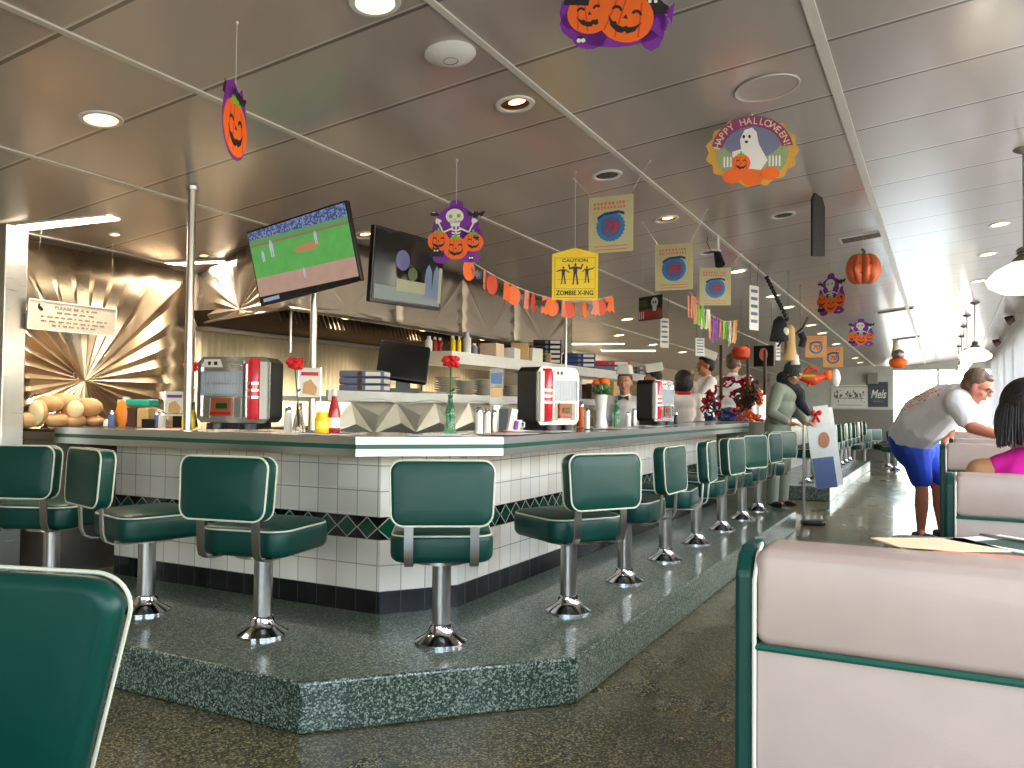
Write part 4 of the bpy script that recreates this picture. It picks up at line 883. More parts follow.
flat('white_fence', [[(x, -.075), (x+.008, -.075), (x+.008, -.035), (x+.004, -.028), (x, -.035)] for x in (-.13, -.115, -.1, .075, .09, .105, .12)], .002, .0035, M_whitep, t)
# zombie crossing sign
loc = CAM+(Vector((-2.572, 5.979, 2.296))-CAM)*.75
t = hang('zombie_crossing_sign', 'yellow square warning sign reading caution zombie x-ing', 'sign', tuple(loc), .391, top=.165)
a = .135; flat('board', [[(-a, -a), (a, -a), (a, a), (.02, a+.032), (0, a+.036), (-.02, a+.032), (-a, a)]], 0, .003, M_yelsign, t)
m = MB()
for z in (.112, -.07, -.122): m.box((0, -.0035, z), (.236, .001, .0016))
m.box((0, -.0035, -.015), (.21, .001, .0012))
for x in (-.118, .118): m.box((x, -.0035, -.005), (.0016, .001, .236))
m.build('border_lines', M_black, t, False)
text('CAUTION', .028, M_black, t, (0, -.0032, .096), width=.15, bold=.0006); text('ZOMBIE X-ING', .038, M_black, t, (0, -.0032, -.096), width=.22, bold=.0012)
def zfig(cx, cz, s, arm):
    Q = lambda p: [(cx+x*s, cz+z*s) for x, z in p]
    return [Q(disc(0, .85, .1, .13, 10)), Q([(-.2, .7), (.2, .7), (.15, .1), (-.15, .1)]), Q([(-.15, .12), (.0, .12), (-.12, -.8), (-.32, -.85), (-.22, -.7)]), Q([(0, .12), (.15, .12), (.28, -.8), (.1, -.85), (.12, -.7)])]+[Q(p) for p in arm]
A1 = [[(-.2, .7), (-.2, .55), (-.7, .42), (-.72, .52)], [(.2, .7), (.2, .55), (.62, .3), (.66, .4)]]
A2 = [[(-.2, .7), (-.2, .5), (-.5, .45), (-.62, .85), (-.5, .9), (-.42, .6)], [(.2, .7), (.2, .5), (.5, .45), (.68, .9), (.56, .92), (.42, .6)]]
A3 = [[(-.2, .7), (-.2, .55), (-.5, .3), (-.52, .4)], [(.2, .7), (.2, .55), (.55, .6), (.8, .8), (.75, .88), (.5, .72)]]
flat('zombie_figure', zfig(-.068, .005, .058, A1), .003, .004, M_black, t); flat('zombie_figure', zfig(.002, .012, .07, A2), .003, .004, M_black, t); flat('zombie_figure', zfig(.07, .01, .055, A3), .003, .004, M_black, t)
# anniversary posters
def poster(loc, rz, label, w=.276, h=.336, body=M_poster, grp='anniversary posters'):
    t = hang('anniversary_poster', label, 'poster', loc, rz, grp, top=h/2, strings=((-w/2+.02, -w/2-.10), (w/2-.02, w/2+.10)))
    m = MB(); m.box((0, 0, 0), (w, .003, h)); m.build('sheet', body, t, False)
    k = w/.276
    flat('blue_seal', [disc(0, -.015, .088*k, .088*k, 48, 24, .003)], .0018, .0028, M_pblue, t); flat('seal_centre', [disc(0, -.015, .062*k, .062*k, 30)], .0028, .0034, body if body is M_peach else M_steelblue, t)
    flat('seal_ribbon', [[(-.08*k, .03), (-.04*k, .055), (.05*k, .062), (.085*k, .05), (.085*k, .066), (.05*k, .078), (-.04*k, .07), (-.085*k, .045)]], .0034, .004, M_pnavy, t)
    text('70', .085*k, M_pred, t, (0, -.0042, -.02), width=.092*k, name='number', bold=.002, shear=.25)
    m = MB(); rr = random.Random(5)
    for z in (.125, .10):
        x = -.1*k
        while x < .1*k: wd = rr.uniform(.01, .018); m.box((x, -.0022, z*k), (wd, .001, .017*k)); x += wd+.007
    m.build('heading_print', M_psalmon, t, False)
    m = MB()
    for z in (-.13, -.15): m.box((0, -.0022, z*k), (.2*k, .001, .006))
    m.build('footer_print', M_psalmon, t, False); return t
s_ = .6
poster(tuple(CAM+(Vector((-2.918, 7.665, 3.084))-CAM)*s_), .035, 'nearest cream poster with red 70 in blue seal, above the zombie sign')
poster(tuple(CAM+(Vector((-2.891, 9.732, 2.979))-CAM)*s_), .047, 'middle cream 70 poster, between nearest one and the track spotlight')
poster(tuple(CAM+(Vector((-2.927, 11.905, 3.035))-CAM)*.62), .43, 'third cream 70 poster, hanging over the fringed bunting')
poster(at(816, 346.5, 13.0), .2, 'left one of the two distant peach posters near the ceiling lights', .30, .32, M_peach, 'distant peach posters')
poster(at(833, 357, 14.0), .0, 'right one of the two distant peach posters', .30, .32, M_peach, 'distant peach posters')
# dark skull banner (pirate-like board)
c = at(650.5, 308, 6.9); t = hang('skull_board', 'black board with pale skull over red strip, below the middle poster', 'decoration', c, R(-30), top=.09, strings=((-.1, -.1), (.1, .1)))
m = MB(); m.box((0, 0, 0), (.30, .003, .21)); m.build('board', M_black, t, False); m = MB(); m.box((0, -.003, -.055), (.29, .002, .085)); m.build('red_strip', M_ketchup, t, False)
flat('skull', [disc(.055, .045, .042, .042, 16), [(.03, .01), (.08, .01), (.075, -.03), (.035, -.03)]], .0018, .0045, M_whitep, t); flat('skull_eyes', [disc(.04, .045, .01, .012, 8), disc(.07, .045, .01, .012, 8)], .0045, .0052, M_black, t)
m = MB(); m.box((-.09, -.003, .045), (.1, .002, .06)); m.build('green_patch', pbr('moss_print', hx(80, 84, 44), .6), t, False)
flat('drips', [[(-.14+k*.025, -.09), (-.13+k*.025, -.09), (-.13+k*.025, -.03), (-.14+k*.025, -.02)] for k in range(3)], .004, .0048, M_whitep, t)
# tombstone cutout, narrow cards
c = at(818, 225, 6.1); t = hang('tombstone_cutout', 'narrow dark tombstone cutout right of the nearest round ceiling rim', 'decoration', c, R(81), top=.2, strings=((0, 0),))
flat('slab', [[(-.14, -.24), (.14, -.2), (.14, .15), (.08, .21), (0, .25), (-.08, .21), (-.14, .15)]], -.008, .008, pbr('stone_print', hx(40, 35, 33), .9, bump=.4, bscale=30), t)
for px, py, Y, w, h, rz, lb_ in ((754, 308, 8.0, .15, .42, 68, 'tall narrow white printed card hanging left of the chain'), (664.5, 333, 9.0, .13, .33, 62, 'white printed card below the skull board'), (700, 347, 9.2, .12, .2, 50, 'small white card below the fringed bunting'), (778, 350, 12.5, .1, .3, 60, 'narrow white card near the dark mask')):
    c = at(px, py, Y); t = hang('hanging_card', lb_, 'card', c, R(rz), 'white hanging cards', top=h/2, strings=((-w/3, -w/2), (w/3, w/2)), mat=M_dark)
    m = MB(); m.box((0, 0, 0), (w, .004, h)); m.build('sheet', M_paper, t, False)
    m = MB()
    for k in range(5): m.box((0, -.003, h*.38-k*h*.17), (w*.7, .002, h*.07)); m.box((0, .003, h*.38-k*h*.17), (w*.7, .002, h*.07))
    m.build('print', M_steelblue, t, False)
# round metallic pumpkin
c = at(863, 269, 7.4); t = hang('pumpkin_balloon', 'round copper-orange pumpkin ornament below the ceiling vent', 'decoration', c, R(10), top=.14)
m = MB()
for k in range(9):
    a = 2*PI*k/9; m.ball((.055*math.cos(a), .035*math.sin(a), 0), (.085, .05, .125), 14, 9, rot=(0, 0, a))
m.build('body', pbr('foil_orange', hx(206, 96, 50), .35, .3, bump=.5, bscale=25), t); m = MB(); m.tube([(0, 0, .11), (.01, 0, .145), (-.01, 0, .17)], .012, 8); m.build('stem', M_stem, t)
flat('face', [disc(-.04, .03, .014, .012, 8), disc(.045, .03, .014, .012, 8), [(-.06, -.03), (0, -.06), (.06, -.03), (0, -.045)]], .094, .1, M_brown, t)
# hanging figure near the far glazing
c = at(898, 352, 14.5); t = hang('ghost_doll', 'small hanging ghost doll with orange base before the far glazing', 'decoration', c, 0, top=.2)
m = MB(); m.lathe([(.02, .2), (.05, .17), (.045, .1), (.07, -.02), (.06, -.06)], (-.03, 0, 0), 14); m.build('sheet', M_plate, t)
m = MB(); m.ball((0, 0, -.04), (.1, .1, .09)); m.build('head', M_dull, t); m = MB(); m.ball((0, 0, -.17), (.14, .12, .09)); m.build('pumpkin', M_orange, t)
# chain with mask and props
t = thing('hanging_chain', 'black chain dangling from the ceiling strip above the reaper figure', 'chain', (0, 0, 0)); a = Vector(PC(766, 276)); b = P(787, 319, Y=8.6)
m = MB(); n = 26
for k in range(n):
    q = a.lerp(b, k/(n-1)); m.ball(q, (.022, .012, .026) if k % 2 else (.012, .022, .026), 8, 5)
m.build('links', M_black, t)
t = hang('reaper_figure', 'small hanging reaper dummy in black hood and tan cloth', 'decoration', at(788, 335, 8.7), R(15), top=.2, mat=M_dark)
m = MB(); m.lathe([(.02, .19), (.06, .15), (.08, .05), (.1, -.06), (.04, -.02)], (-.08, 0, 0), 14); m.build('hood', M_scarf, t)
m = MB(); m.lathe([(.02, .1), (.05, .06), (.055, -.1), (.07, -.26)], (.02, 0, 0), 12); m.build('robe', M_tan, t); m = MB(); m.ball((-.03, -.05, .03), (.035, .03, .045)); m.build('mask', M_paper, t)
m = MB(); m.tube([(.0, 0, .08), (.06, 0, .0), (.14, 0, .07), (.19, 0, .18)], .012, 6); m.tube([(-.03, 0, 0), (-.1, 0, -.12)], .01, 6); m.build('arms', M_black, t)
m = MB(); m.tube([(.12, 0, .02), (.15, 0, -.04), (.13, 0, -.12)], .035, 8); m.build('sleeve', M_scarf, t); m = MB(); m.lathe([(.03, -.2), (.045, -.3)], (.07, 0, 0), 10); m.build('rag', M_paper, t)
t = hang('witch_figure', 'hanging orange and red figure lying sideways above the podium', 'decoration', at(800, 375, 9.6), R(20), top=.05, mat=M_dark)
m = MB(); m.limb([(-.1, 0, .0), (.02, 0, -.01), (.14, 0, -.05), (.24, 0, -.02)], [.03, .055, .065, .035]); m.limb([(.02, 0, .0), (.1, -.03, .09), (.18, -.04, .05)], [.025, .02, .016]); m.limb([(.14, 0, -.04), (.08, -.02, -.12)], [.03, .012]); m.build('body', M_dorange, t); m = MB(); m.ball((-.18, 0, .0), (.07, .05, .05)); m.build('mask', M_tan, t); m = MB(); m.ball((.3, 0, 0), (.05, .04, .06)); m.build('pumpkin_head', M_orange, t)
m = MB(); m.ball((.38, 0, -.03), (.05, .04, .1)); m.build('sheet', M_paper, t); m = MB(); m.box((.0, -.06, -.01), (.3, .01, .02)); m.build('sash', M_limep, t, False)
# bats and buntings
def bunting(name, label, a, b, sag, n, mats, w, h, fr=False, grp=None):
    t = thing(name, label, 'bunting', (0, 0, 0)); a = Vector(a); b = Vector(b); pts = []
    for k in range(25): f = k/24; q = a.lerp(b, f); q.z -= sag*4*f*(1-f); pts.append(q)
    m = MB(); m.tube(pts, .003, 5); m.build('string', M_white, t)
    d = (b-a); d.z = 0; d.normalize(); rr = random.Random(11)
    for k in range(n):
        f = (k+.5)/n; q = a.lerp(b, f); q.z -= sag*4*f*(1-f); an = math.atan2(d.y, d.x)+rr.uniform(-.5, .5); m = MB()
        if fr:
            for j in range(5): hh = h*rr.uniform(.6, 1); m.box(((j-2)*w/5, rr.uniform(-.01, .01), -hh/2), (w/6, .002, hh), rot=(rr.uniform(-.1, .1), rr.uniform(-.12, .12), 0))
        else:
            kind = k % 3
            if kind == 0: m.prism([(x*w*.5, z*h*.5-h*.5) for x, z in disc(0, 0, 1, 1, 14)], -.001, .001, 'y'); m.prism([(-w*.1, 0), (w*.1, 0), (w*.05, -h*.1), (-w*.05, -h*.1)], -.001, .001, 'y')
            elif kind == 1: m.prism([(x*w*.42, z*h*.6-h*.45) for x, z in [(-1.3, .5), (-.4, .2), (0, .4), (.4, .2), (1.3, .5), (.8, -.3), (.3, -.1), (0, -.4), (-.3, -.1), (-.8, -.3)]], -.001, .001, 'y')
            else: m.prism([(-w*.3, 0), (w*.3, 0), (w*.42, -h), (w*.15, -h*.85), (0, -h), (-w*.15, -h*.85), (-w*.4, -h*.95)], -.001, .001, 'y')
        o = m.build('pennant', mats[k % len(mats)], t, False); o.location = q; o.rotation_euler = (0, 0, an)
    return t
bunting('halloween_bunting', 'orange and black paper bunting sagging from skeleton cutout to zombie sign', P(465, 257, Y=4.3), P(612, 296, Y=6.3), .13, 24, (M_orange, M_pgrey, M_psalmon, M_dorange, M_blackp, M_orange), .12, .13)
bunting('fringed_bunting', 'pink and green fringed rag bunting hanging below the third poster', P(690, 292, Y=7.2), P(738, 320, Y=8.0), .10, 9, (M_psalmon, M_limep, M_paper, M_peach, M_purple), .13, .24, True)
# clutter of autumn garlands on the register corner
t = thing('autumn_garland', 'red and orange tinsel garland piled at the far end of the near counter', 'garland', (0, 0, 0)); rr = random.Random(4)
for mt, n in ((M_ketchup, 60), (M_orange, 30), (M_pnavy, 16), (M_brown, 26)):
    m = MB(); pts = []; cx_, cz_, cy_ = rr.uniform(-.3, .3), rr.uniform(1.2, 1.5), 10.1
    for k in range(n*6):
        cx_ += rr.uniform(-.05, .05); cz_ += rr.uniform(-.05, .05); cy_ += rr.uniform(-.03, .03); cx_ = max(-.36, min(.30, cx_)); cz_ = max(1.14, min(1.66, cz_)); cy_ = max(9.92, min(10.3, cy_)); a_ = k*1.1
        pts.append((-2.26+cx_+.02*math.cos(a_), cy_+.02*math.sin(a_), cz_))
    m.tube(pts, [rr.uniform(.006, .020) for k in pts], 5)
    m.build('tinsel', mt, t)
m = MB(); 
for px, py0, py1 in ((721, 345, 400), (748, 345, 395), (765, 350, 395)): m.cyl(P(px, py1, Y=10.1), P(px, py0, Y=10.1), .02)
m.build('stand', M_brown, t)
bx = P(735, 375, Y=10.12); m = MB(); m.box((bx.x, bx.y+.0, .56), (.9, .5, 1.12)); tag(m.build('register_cabinet', M_dull, None, False), 'dull cabinet under the piled autumn garlands at the counter end', 'cabinet')
pq = P(741, 352, Y=10); t = hang('pumpkin_pail', 'orange pumpkin pail hanging over the garlands', 'decoration', tuple(pq), 0, top=.05, mat=M_dark); m = MB(); m.lathe([(.05, -.09), (.10, -.06), (.11, .02), (.08, .06)], seg=16); m.build('pail', M_dorange, t)
c = at(764, 356, 10.6); t = hang('framed_picture', 'small dark framed picture hanging left of the scarfed person\'s head', 'picture', c, R(-20), top=.12, strings=((-.1, -.1), (.1, .1)), mat=M_dark)
m = MB(); m.box((0, 0, 0), (.28, .02, .26)); m.build('frame', M_black, t, False); m = MB(); m.ball((0, -.012, .02), (.06, .004, .08)); m.build('portrait', M_psalmon, t)

# ================================================================== CEILING FITTINGS
def downlight(px, py, label, lit, r=.085, grp='recessed ceiling lights'):
    q = PC(px, py); t = thing('ceiling_light', label, 'ceiling light', (q.x, q.y, q.z), 0, grp, rot=(math.atan(-.0133), -math.atan(.1115), 0))
    m = MB(); m.lathe([(r*.80, .0), (r*.83, -.007), (r*1.05, -.007), (r*1.1, .0), (r*.8, .002)], seg=32); m.build('rim', M_white, t)
    m = MB(); m.lathe([(.001, -.0015), (r*.8, -.0015), (r*.8, .004)], seg=32); m.build('reflector', {0: M_gloss, 1: M_gold, 2: M_warm, 3: M_lamp}[lit], t)
    if lit == 1: m = MB(); m.ball((.02, -.02, -.003), (r*.5, r*.35, .004), 14, 6); m.build('lamp', M_warm, t)
    return q
M_gloss = pbr('dark_reflector', hx(60, 42, 30), .25, .6)
LT = [((101, 119), 'lit warm downlight above the sunburst wall at upper left', 2), ((375, 2), 'bright white downlight cut by the top edge', 3), ((515, 104), 'gold-reflector downlight, second in the row over the stools', 1),
      ((607, 175), 'unlit downlight directly above the nearest 70 poster', 0), ((666, 219), 'downlight above the middle 70 poster', 1), ((783, 215), 'downlight between wreath sign and tombstone cutout', 0), ((365, 235), 'downlight between the two televisions', 1),
      ((710, 252), 'downlight beside the track spotlight', 0), ((738, 271), 'downlight right of the third 70 poster', 3), ((772.6, 296), 'downlight left of the black chain', 3), ((788, 307), 'downlight right of the black chain', 3), ((811, 325), 'downlight upper left of the peach posters', 3),
      ((822, 333), 'downlight just above the left peach poster', 3), ((836, 344), 'downlight above the right peach poster', 3), ((855, 358), 'small downlight over the far mural', 3), ((860, 362.5), 'farthest small downlight over the far mural', 3), ((627, 319), 'downlight left of the skull board', 3),
      ((619, 335), 'downlight between the kitchen fluorescents and the zombie sign', 3), ((653, 344.5), 'downlight left of the small white card below the skull board', 3), ((682.5, 352), 'downlight above the black-haired worker', 3), ((511, 307.7), 'downlight left of the zombie sign above the hood', 3),
      ((1000, 224), 'nearest downlight by the pendant at right', 3), ((988, 254), 'second downlight by the pendant at right', 3), ((978, 281), 'third downlight by the pendant at right', 3), ((115, 234), 'tiny lit spot beside the left fluorescent panel', 2), ((204, 255), 'tiny lit spot beside the left pole', 2)]
LQ = [(downlight(*p, lb_, k, .085 if lb_[:4] != 'tiny' else .035), k) for p, lb_, k in LT]
def fluor(poly, label):
    t = thing('fluorescent_panel', label, 'ceiling light', (0, 0, 0), 0, 'kitchen fluorescent panels')
    m = MB(); vs = [(x, y, ceil_z(x, y)-d) for d in (.001, .012) for x, y in poly]; m.add(vs, [(0, 1, 2, 3), (7, 6, 5, 4), (0, 4, 5, 1), (1, 5, 6, 2), (2, 6, 7, 3), (3, 7, 4, 0)]); m.build('diffuser', M_fluor, t, False)
    m = MB(); pts = [Vector((x, y, ceil_z(x, y)-.006)) for x, y in poly]; m.tube(pts, .008, 4, True); m.build('frame', M_white, t, False)
fluor([(-5.1, 2.96), (-4.46, 3.24), (-4.47, 3.36), (-5.1, 3.1)], 'bright fluorescent panel behind the steel column'); fluor([(-5.1, 4.20), (-4.55, 4.60), (-4.6, 4.66), (-5.1, 4.3)], 'fluorescent panel between left pole and baseball television')
fluor([(-4.93, 11.3), (-4.40, 12.2), (-4.45, 12.3), (-5.0, 11.5)], 'upper distant kitchen fluorescent panel'); fluor([(-4.95, 12.6), (-4.36, 13.6), (-4.42, 13.8), (-5.0, 12.8)], 'lower distant kitchen fluorescent panel')
q = PC(450, 53); t = thing('wireless_access_point', 'white dome access point with ring logo near the top centre', 'access point', q, 0, rot=(0, -.111, 0))
m = MB(); m.lathe([(.105, 0), (.105, -.008), (.09, -.022), (.05, -.032), (.002, -.035)], seg=40); m.build('dome', M_vase, t)
m = MB(); m.tube([(.03*math.cos(a*PI/12), .03*math.sin(a*PI/12), -.0345) for a in range(24)], .0012, 5, True); m.build('ring_logo', M_dull, t)
q = PC(767, 87); t = thing('ceiling_speaker', 'flush round ceiling cover above the wreath sign', 'speaker', q, 0, rot=(0, -.111, 0))
m = MB(); m.lathe([(.150, 0), (.150, -.004), (.143, -.009), (.136, -.004), (.128, -.003), (.002, -.003)], seg=48); m.build('cover', pbr('speaker_cover', hx(176, 164, 154), .45), t); m = MB(); m.tube([(.147*math.cos(a*PI/24), .147*math.sin(a*PI/24), -.006) for a in range(48)], .004, 5, True); m.build('ring', M_trim, t)
for i, (px, py) in enumerate(((861, 237), (895, 310), (906, 338))):
    q = PC(px, py); t = thing('ceiling_vent', ['nearest slotted ceiling vent above the round pumpkin', 'middle slotted ceiling vent', 'farthest slotted ceiling vent above the ghost doll'][i], 'vent', q, 0, 'ceiling vents', rot=(0, -.111, 0))
    w = .34 if i == 0 else .5; m = MB(); m.box((0, 0, -.004), (w, .22, .008)); m.build('frame', M_white, t, False); m = MB()
    for k in range(8): m.box((0, -.09+k*.025, -.009), (w*.9, .008, .006), rot=(R(30), 0, 0))
    m.build('slats', M_dull, t, False)
q = PC(718, 235); t = thing('track_spotlight', 'small black spotlight on a white stem between the 70 posters', 'spotlight', q, 0)
m = MB(); m.cyl((0, 0, 0), (0, 0, -.17), .011); m.build('stem', M_white, t); m = MB(); m.cyl((-.005, 0, -.15), (.03, -.05, -.25), .03, .04, 14); m.build('head', M_black, t)
m = MB(); m.tube([(0, 0, -.15), (-.06, 0, -.12), (-.09, 0, -.05), (-.08, 0, .0)], .003, 5); m.build('cable', M_black, t)
# pendants
def pendant(x, y, zl, r, label):
    zc = ceil_z(x, y); t = thing('pendant_lamp', label, 'pendant lamp', (x, y, zc), 0, 'opal pendant lamps over the booths'); d = zc-zl
    m = MB(); m.lathe([(.06, 0), (.06, -.012), (.03, -.03), (.012, -.035)], seg=24); m.build('canopy', M_dull, t)
    m = MB(); m.cyl((0, 0, -.02), (0, 0, -d+.12), .008); m.build('stem', M_dull, t)
    m = MB(); m.lathe([(.03, -d+.14), (.05, -d+.12), (.035, -d+.115), (.05, -d+.1), (.035, -d+.095), (.06, -d+.07), (.075, -d+.05)], seg=24); m.build('fitter', M_dull, t)
    m = MB(); m.lathe([(.07, -d+.05), (r*.75, -d+.0), (r, -d-.06), (r*.93, -d-.10), (r*.6, -d-.14), (.01, -d-.155)], seg=36); m.build('opal_shade', M_opal, t)
    return t
pendant(.44, 6.0, 2.15, .215, 'near opal glass pendant lamp at the right edge'); pendant(.377, 13.3, 2.12, .215, 'opal pendant lamp above the leaning man\'s head')
for i, y in enumerate((14.74, 16.35, 18.17, 20.45)): pendant(.31-.012*i, y, 2.12, .075, '%s small pendant beyond the leaning man, its rod left of the near one' % ['first', 'second', 'third', 'fourth'][i])
for i, (px, py) in enumerate(((1014, 318), (1000, 341), (991, 353))):
    q = PC(px, py+0); q = P(px, py, X=.98); zc = ceil_z(q.x, q.y); t = thing('track_spotlight', '%s brown cone spotlight near the right-hand blinds' % ['nearest', 'middle', 'farthest'][i], 'spotlight', (q.x, q.y, zc), 0, 'spotlights over the window blinds')
    d = zc-q.z; m = MB(); m.cyl((0, 0, 0), (0, 0, -max(d, .05)), .008); m.build('stem', M_dull, t); m = MB(); m.cyl((.0, 0, -max(d, .05)), (-.10, .02, -max(d, .05)-.05), .05, .08, 14); m.build('head', M_brown, t)

# ================================================================== BOOTHS
def booth(x, y, zt, label, w, facing=-1, seat=True):
    t = thing('booth_bench', label, 'booth bench', (x, y, 0), 0 if facing < 0 else PI, 'cream booth benches')
    X0 = 0 if facing < 0 else -w
    c = X0+w/2; m = MB(); m.cushion(w-.012, .152, .13, .024, .016, (c+.002, .062, zt-.076), ax='y'); rl_ = m.build('top_roll', M_cream, t)
    m = MB(); m.cushion(w-.012, zt-.150-.42, .126, .008, .007, (c+.002, .062, (zt-.150+.42)/2), ax='y'); m.build('back_cushion', M_cream, t)
    m = MB(); m.tube([(X0+.012, .02, zt-.152), (X0+.012, -.004, zt-.153), (c, -.006, zt-.153), (X0+w-.02, -.004, zt-.153)], .0055, 6); m.build('welt', M_greenstripe, t)
    m = MB(); m.prism([(.0, 0), (.0, zt-.04), (.018, zt-.012), (.045, zt-.002), (.12, zt-.002), (.145, zt-.02), (.15, 0)], X0-.022, X0+.006, 'x'); o = m.build('side_panel', M_green, t, False); b = o.modifiers.new('b', 'BEVEL'); b.width = .008; b.segments = 3
    m = MB(); m.tube([(X0+.010, -.004, .45), (X0+.010, -.006, zt-.05), (X0+.012, .012, zt-.014), (X0+.012, .045, zt-.0)], .0035, 6); m.build('edge_piping', M_pipe, t)
    m = MB(); m.cushion(w-.02, .50, .12, .05, .04, (c+.01, -.26, .42)); m.build('seat', M_cream, t)
    m = MB(); m.box((c+.01, -.2, .18), (w-.06, .42, .36)); m.build('plinth', M_green, t, False); return t
booth(-.276, 1.345, 1.052, 'large cream booth bench back with green welt, nearest at lower right', 1.29)
booth(.022, 3.33, 1.052, 'second cream booth bench back, in front of the person in pink', 1.0)
booth(-.005, 5.30, 1.09, 'third cream booth bench, facing the person in pink', 1.03)
booth(.05, 7.45, 1.06, 'cream booth bench beyond the third, under the leaning man\'s arm', .98)
booth(.05, 9.9, 1.06, 'far cream booth bench behind the leaning man', .98)
b_ = booth(.022, 3.665, 1.0, 'bench with its back to the viewer on which the person in pink sits', 1.0, 1); b_.location.x = .022
for i, (y, x0) in enumerate(((2.55, -.16), (4.45, .1), (6.45, .1), (8.75, .15))):
    t = thing('booth_table', ['grey green booth table behind the nearest bench', 'booth table of the person in pink', 'booth table beyond the third bench', 'booth table the man leans over'][i], 'table', ((x0+1.04)/2, y, 0), 0, 'booth tables')
    w = 1.04-x0; zt_ = .847 if i == 0 else .775; m = MB(); m.cushion(w, .98 if i == 0 else .8, .035, .06, .012, (0, .0, zt_)); m.build('tabletop', pbr('table_laminate', hx(128, 138, 128), .15, coat=.5) if i == 0 else MATS['table_laminate'], t)
    m = MB(); m.tube(loop_rr(w+.002, .982 if i == 0 else .802, .06, zt_), .012, 6, True); m.build('edge_band', M_alu, t); m = MB(); m.lathe([(.25, 0), (.25, .02), (.05, .05), (.04, .1), (.04, zt_-.015)], seg=20); m.build('pedestal', M_chrome, t)
def sheet(name, label, cat, c, w, d, rz, mat, mat2=None):
    t = thing(name, label, cat, c, rz); m = MB(); m.box((0, 0, .002), (w, d, .004)); m.build('sheet', mat, t, False)
    if mat2: m = MB(); m.box((w*.1, 0, .0045), (w*.7, d*.7, .001)); m.build('print', mat2, t, False)
    return t
sheet('menu', 'tan paper menu on the booth table behind the nearest bench', 'menu', (P(938, 545, Z=.866).x, P(938, 545, Z=.866).y, .8655), .30, .24, R(30), pbr('pale_menu', hx(226, 206, 168), .6))
sheet('menu', 'white menu card on the booth table at the right edge', 'menu', (P(1016, 545, Z=.866).x, P(1016, 545, Z=.866).y, .8655), .30, .26, R(-40), M_paper, M_greenstripe)
sheet('menu', 'pink edged menu lying near the bench top at right', 'menu', (P(1000, 556, Z=.866).x, P(1000, 556, Z=.866).y-.05, .8655), .5, .10, R(2), M_psalmon)
t = thing('cutlery', 'dark handled knife on the white menu card at right edge', 'cutlery', (P(1012, 540, Z=.872).x, P(1012, 540, Z=.872).y, .871), R(-42)); m = MB(); m.box((0, 0, .003), (.22, .014, .006)); m.build('knife', M_dull, t, False)

# foreground chair at left
t = thing('dining_chair', 'large green vinyl chair back with cream piping in the lower left foreground', 'chair', (-2.005, 1.235, 0), R(196))
m = MB(); m.cushion(.50, .62, .07, .09, .032, (0, -.02, .555), ax='y', bend=-.3, rot=(R(-4), 0, 0), tap=.80, seg=8); bk = m.build('backrest', M_green, t)
for sg in (1,):
    m = MB(); e = Euler((R(-4), 0, 0)).to_matrix(); m.tube([e@p+Vector((0, -.02, .555)) for p in loop_rr(.500, .620, .090, sg*.030, ax='y', bend=-.3, tap=.80, seg=10)], .0055, 6, True); m.build('piping', M_pipe, bk)
m = MB(); m.cushion(.44, .44, .10, .08, .035, (0, .26, .34), dome=.015); st = m.build('seat', M_green, t); m = MB(); m.tube(loop_rr(.43, .43, .075, .375, c=(0, .26, 0)), .006, 6, True); m.build('piping', M_pipe, st)
for sx in (-1, 1):
    m = MB(); m.tube([(sx*.2, .43, 0), (sx*.19, .40, .29), (sx*.18, .1, .29), (sx*.17, .03, .33), (sx*.13, -.0, .36)], .011, 8); m.build('leg', M_chrome, t); m = MB(); m.tube([(sx*.21, -.02, 0), (sx*.19, .08, .29)], .011, 8); m.build('leg', M_chrome, t)

# far end: mural, sign, small chairs, counter things
fw = 25.1; fs_ = lambda px, py: P(px, py, Y=22.9)
m = MB(); m.box((-4.05+1.4, 23.0, 1.2), (3.0, .1, 2.4)); wl = m.build('wall_far_partition', pbr('partition_paint', hx(196, 196, 188), .6), None, False); struct(wl)
a, b = fs_(831, 385), fs_(868, 408); t = thing('wall_mural', 'grey drawing of a diner painted on the far wall', 'mural', ((a.x+b.x)/2, 22.94, (a.z+b.z)/2), 0)
w, h = b.x-a.x, a.z-b.z; m = MB(); m.box((0, 0, 0), (w, .02, h)); m.build('panel', M_white, t, False)
m = MB(); rr = random.Random(8)
for k in range(46): x = rr.uniform(-.42, .42)*w; m.box((x, -.012, rr.gauss(.05, .1)*h), (rr.uniform(.01, .05)*w, .004, rr.uniform(.02, .16)*h))
m.box((0, -.012, .42*h), (w*.9, .004, .012)); m.box((0, -.012, -.08*h), (w*.8, .004, .012)); m.box((0, -.012, -.38*h), (w*.7, .004, .012)); m.build('drawing', pbr('mural_ink', hx(110, 96, 92), .7), t, False)
a, b = fs_(868, 382), fs_(888, 407); t = thing('wall_sign', 'dark square sign with white script lettering right of the mural', 'sign', ((a.x+b.x)/2, 22.93, (a.z+b.z)/2), 0)
w, h = b.x-a.x, a.z-b.z; m = MB(); m.box((0, 0, 0), (w, .03, h)); m.build('board', pbr('sign_grey', hx(72, 78, 82), .5), t, False); text('Mels', h*.48, M_whitep, t, (0, -.017, 0), width=w*.78, th=.002, bold=.004, shear=.35); m = MB(); m.box((0, -.017, -h*.28), (w*.5, .004, h*.04)); m.build('underline', M_dull, t, False)
c = fs_(873, 380); boxy('wall_speaker', 'small grey box above the dark script sign', 'speaker', (c.x, 22.85, c.z-.1), (.24, .12, .27), M_dull)
a = fs_(816, 409); m = MB(); m.box((-2.2, 22.93, a.z/2), (2.1, .03, a.z)); tag(m.build('tiled_wainscot', M_dull, None, False), 'grey tiled wainscot below the mural', 'wainscot')
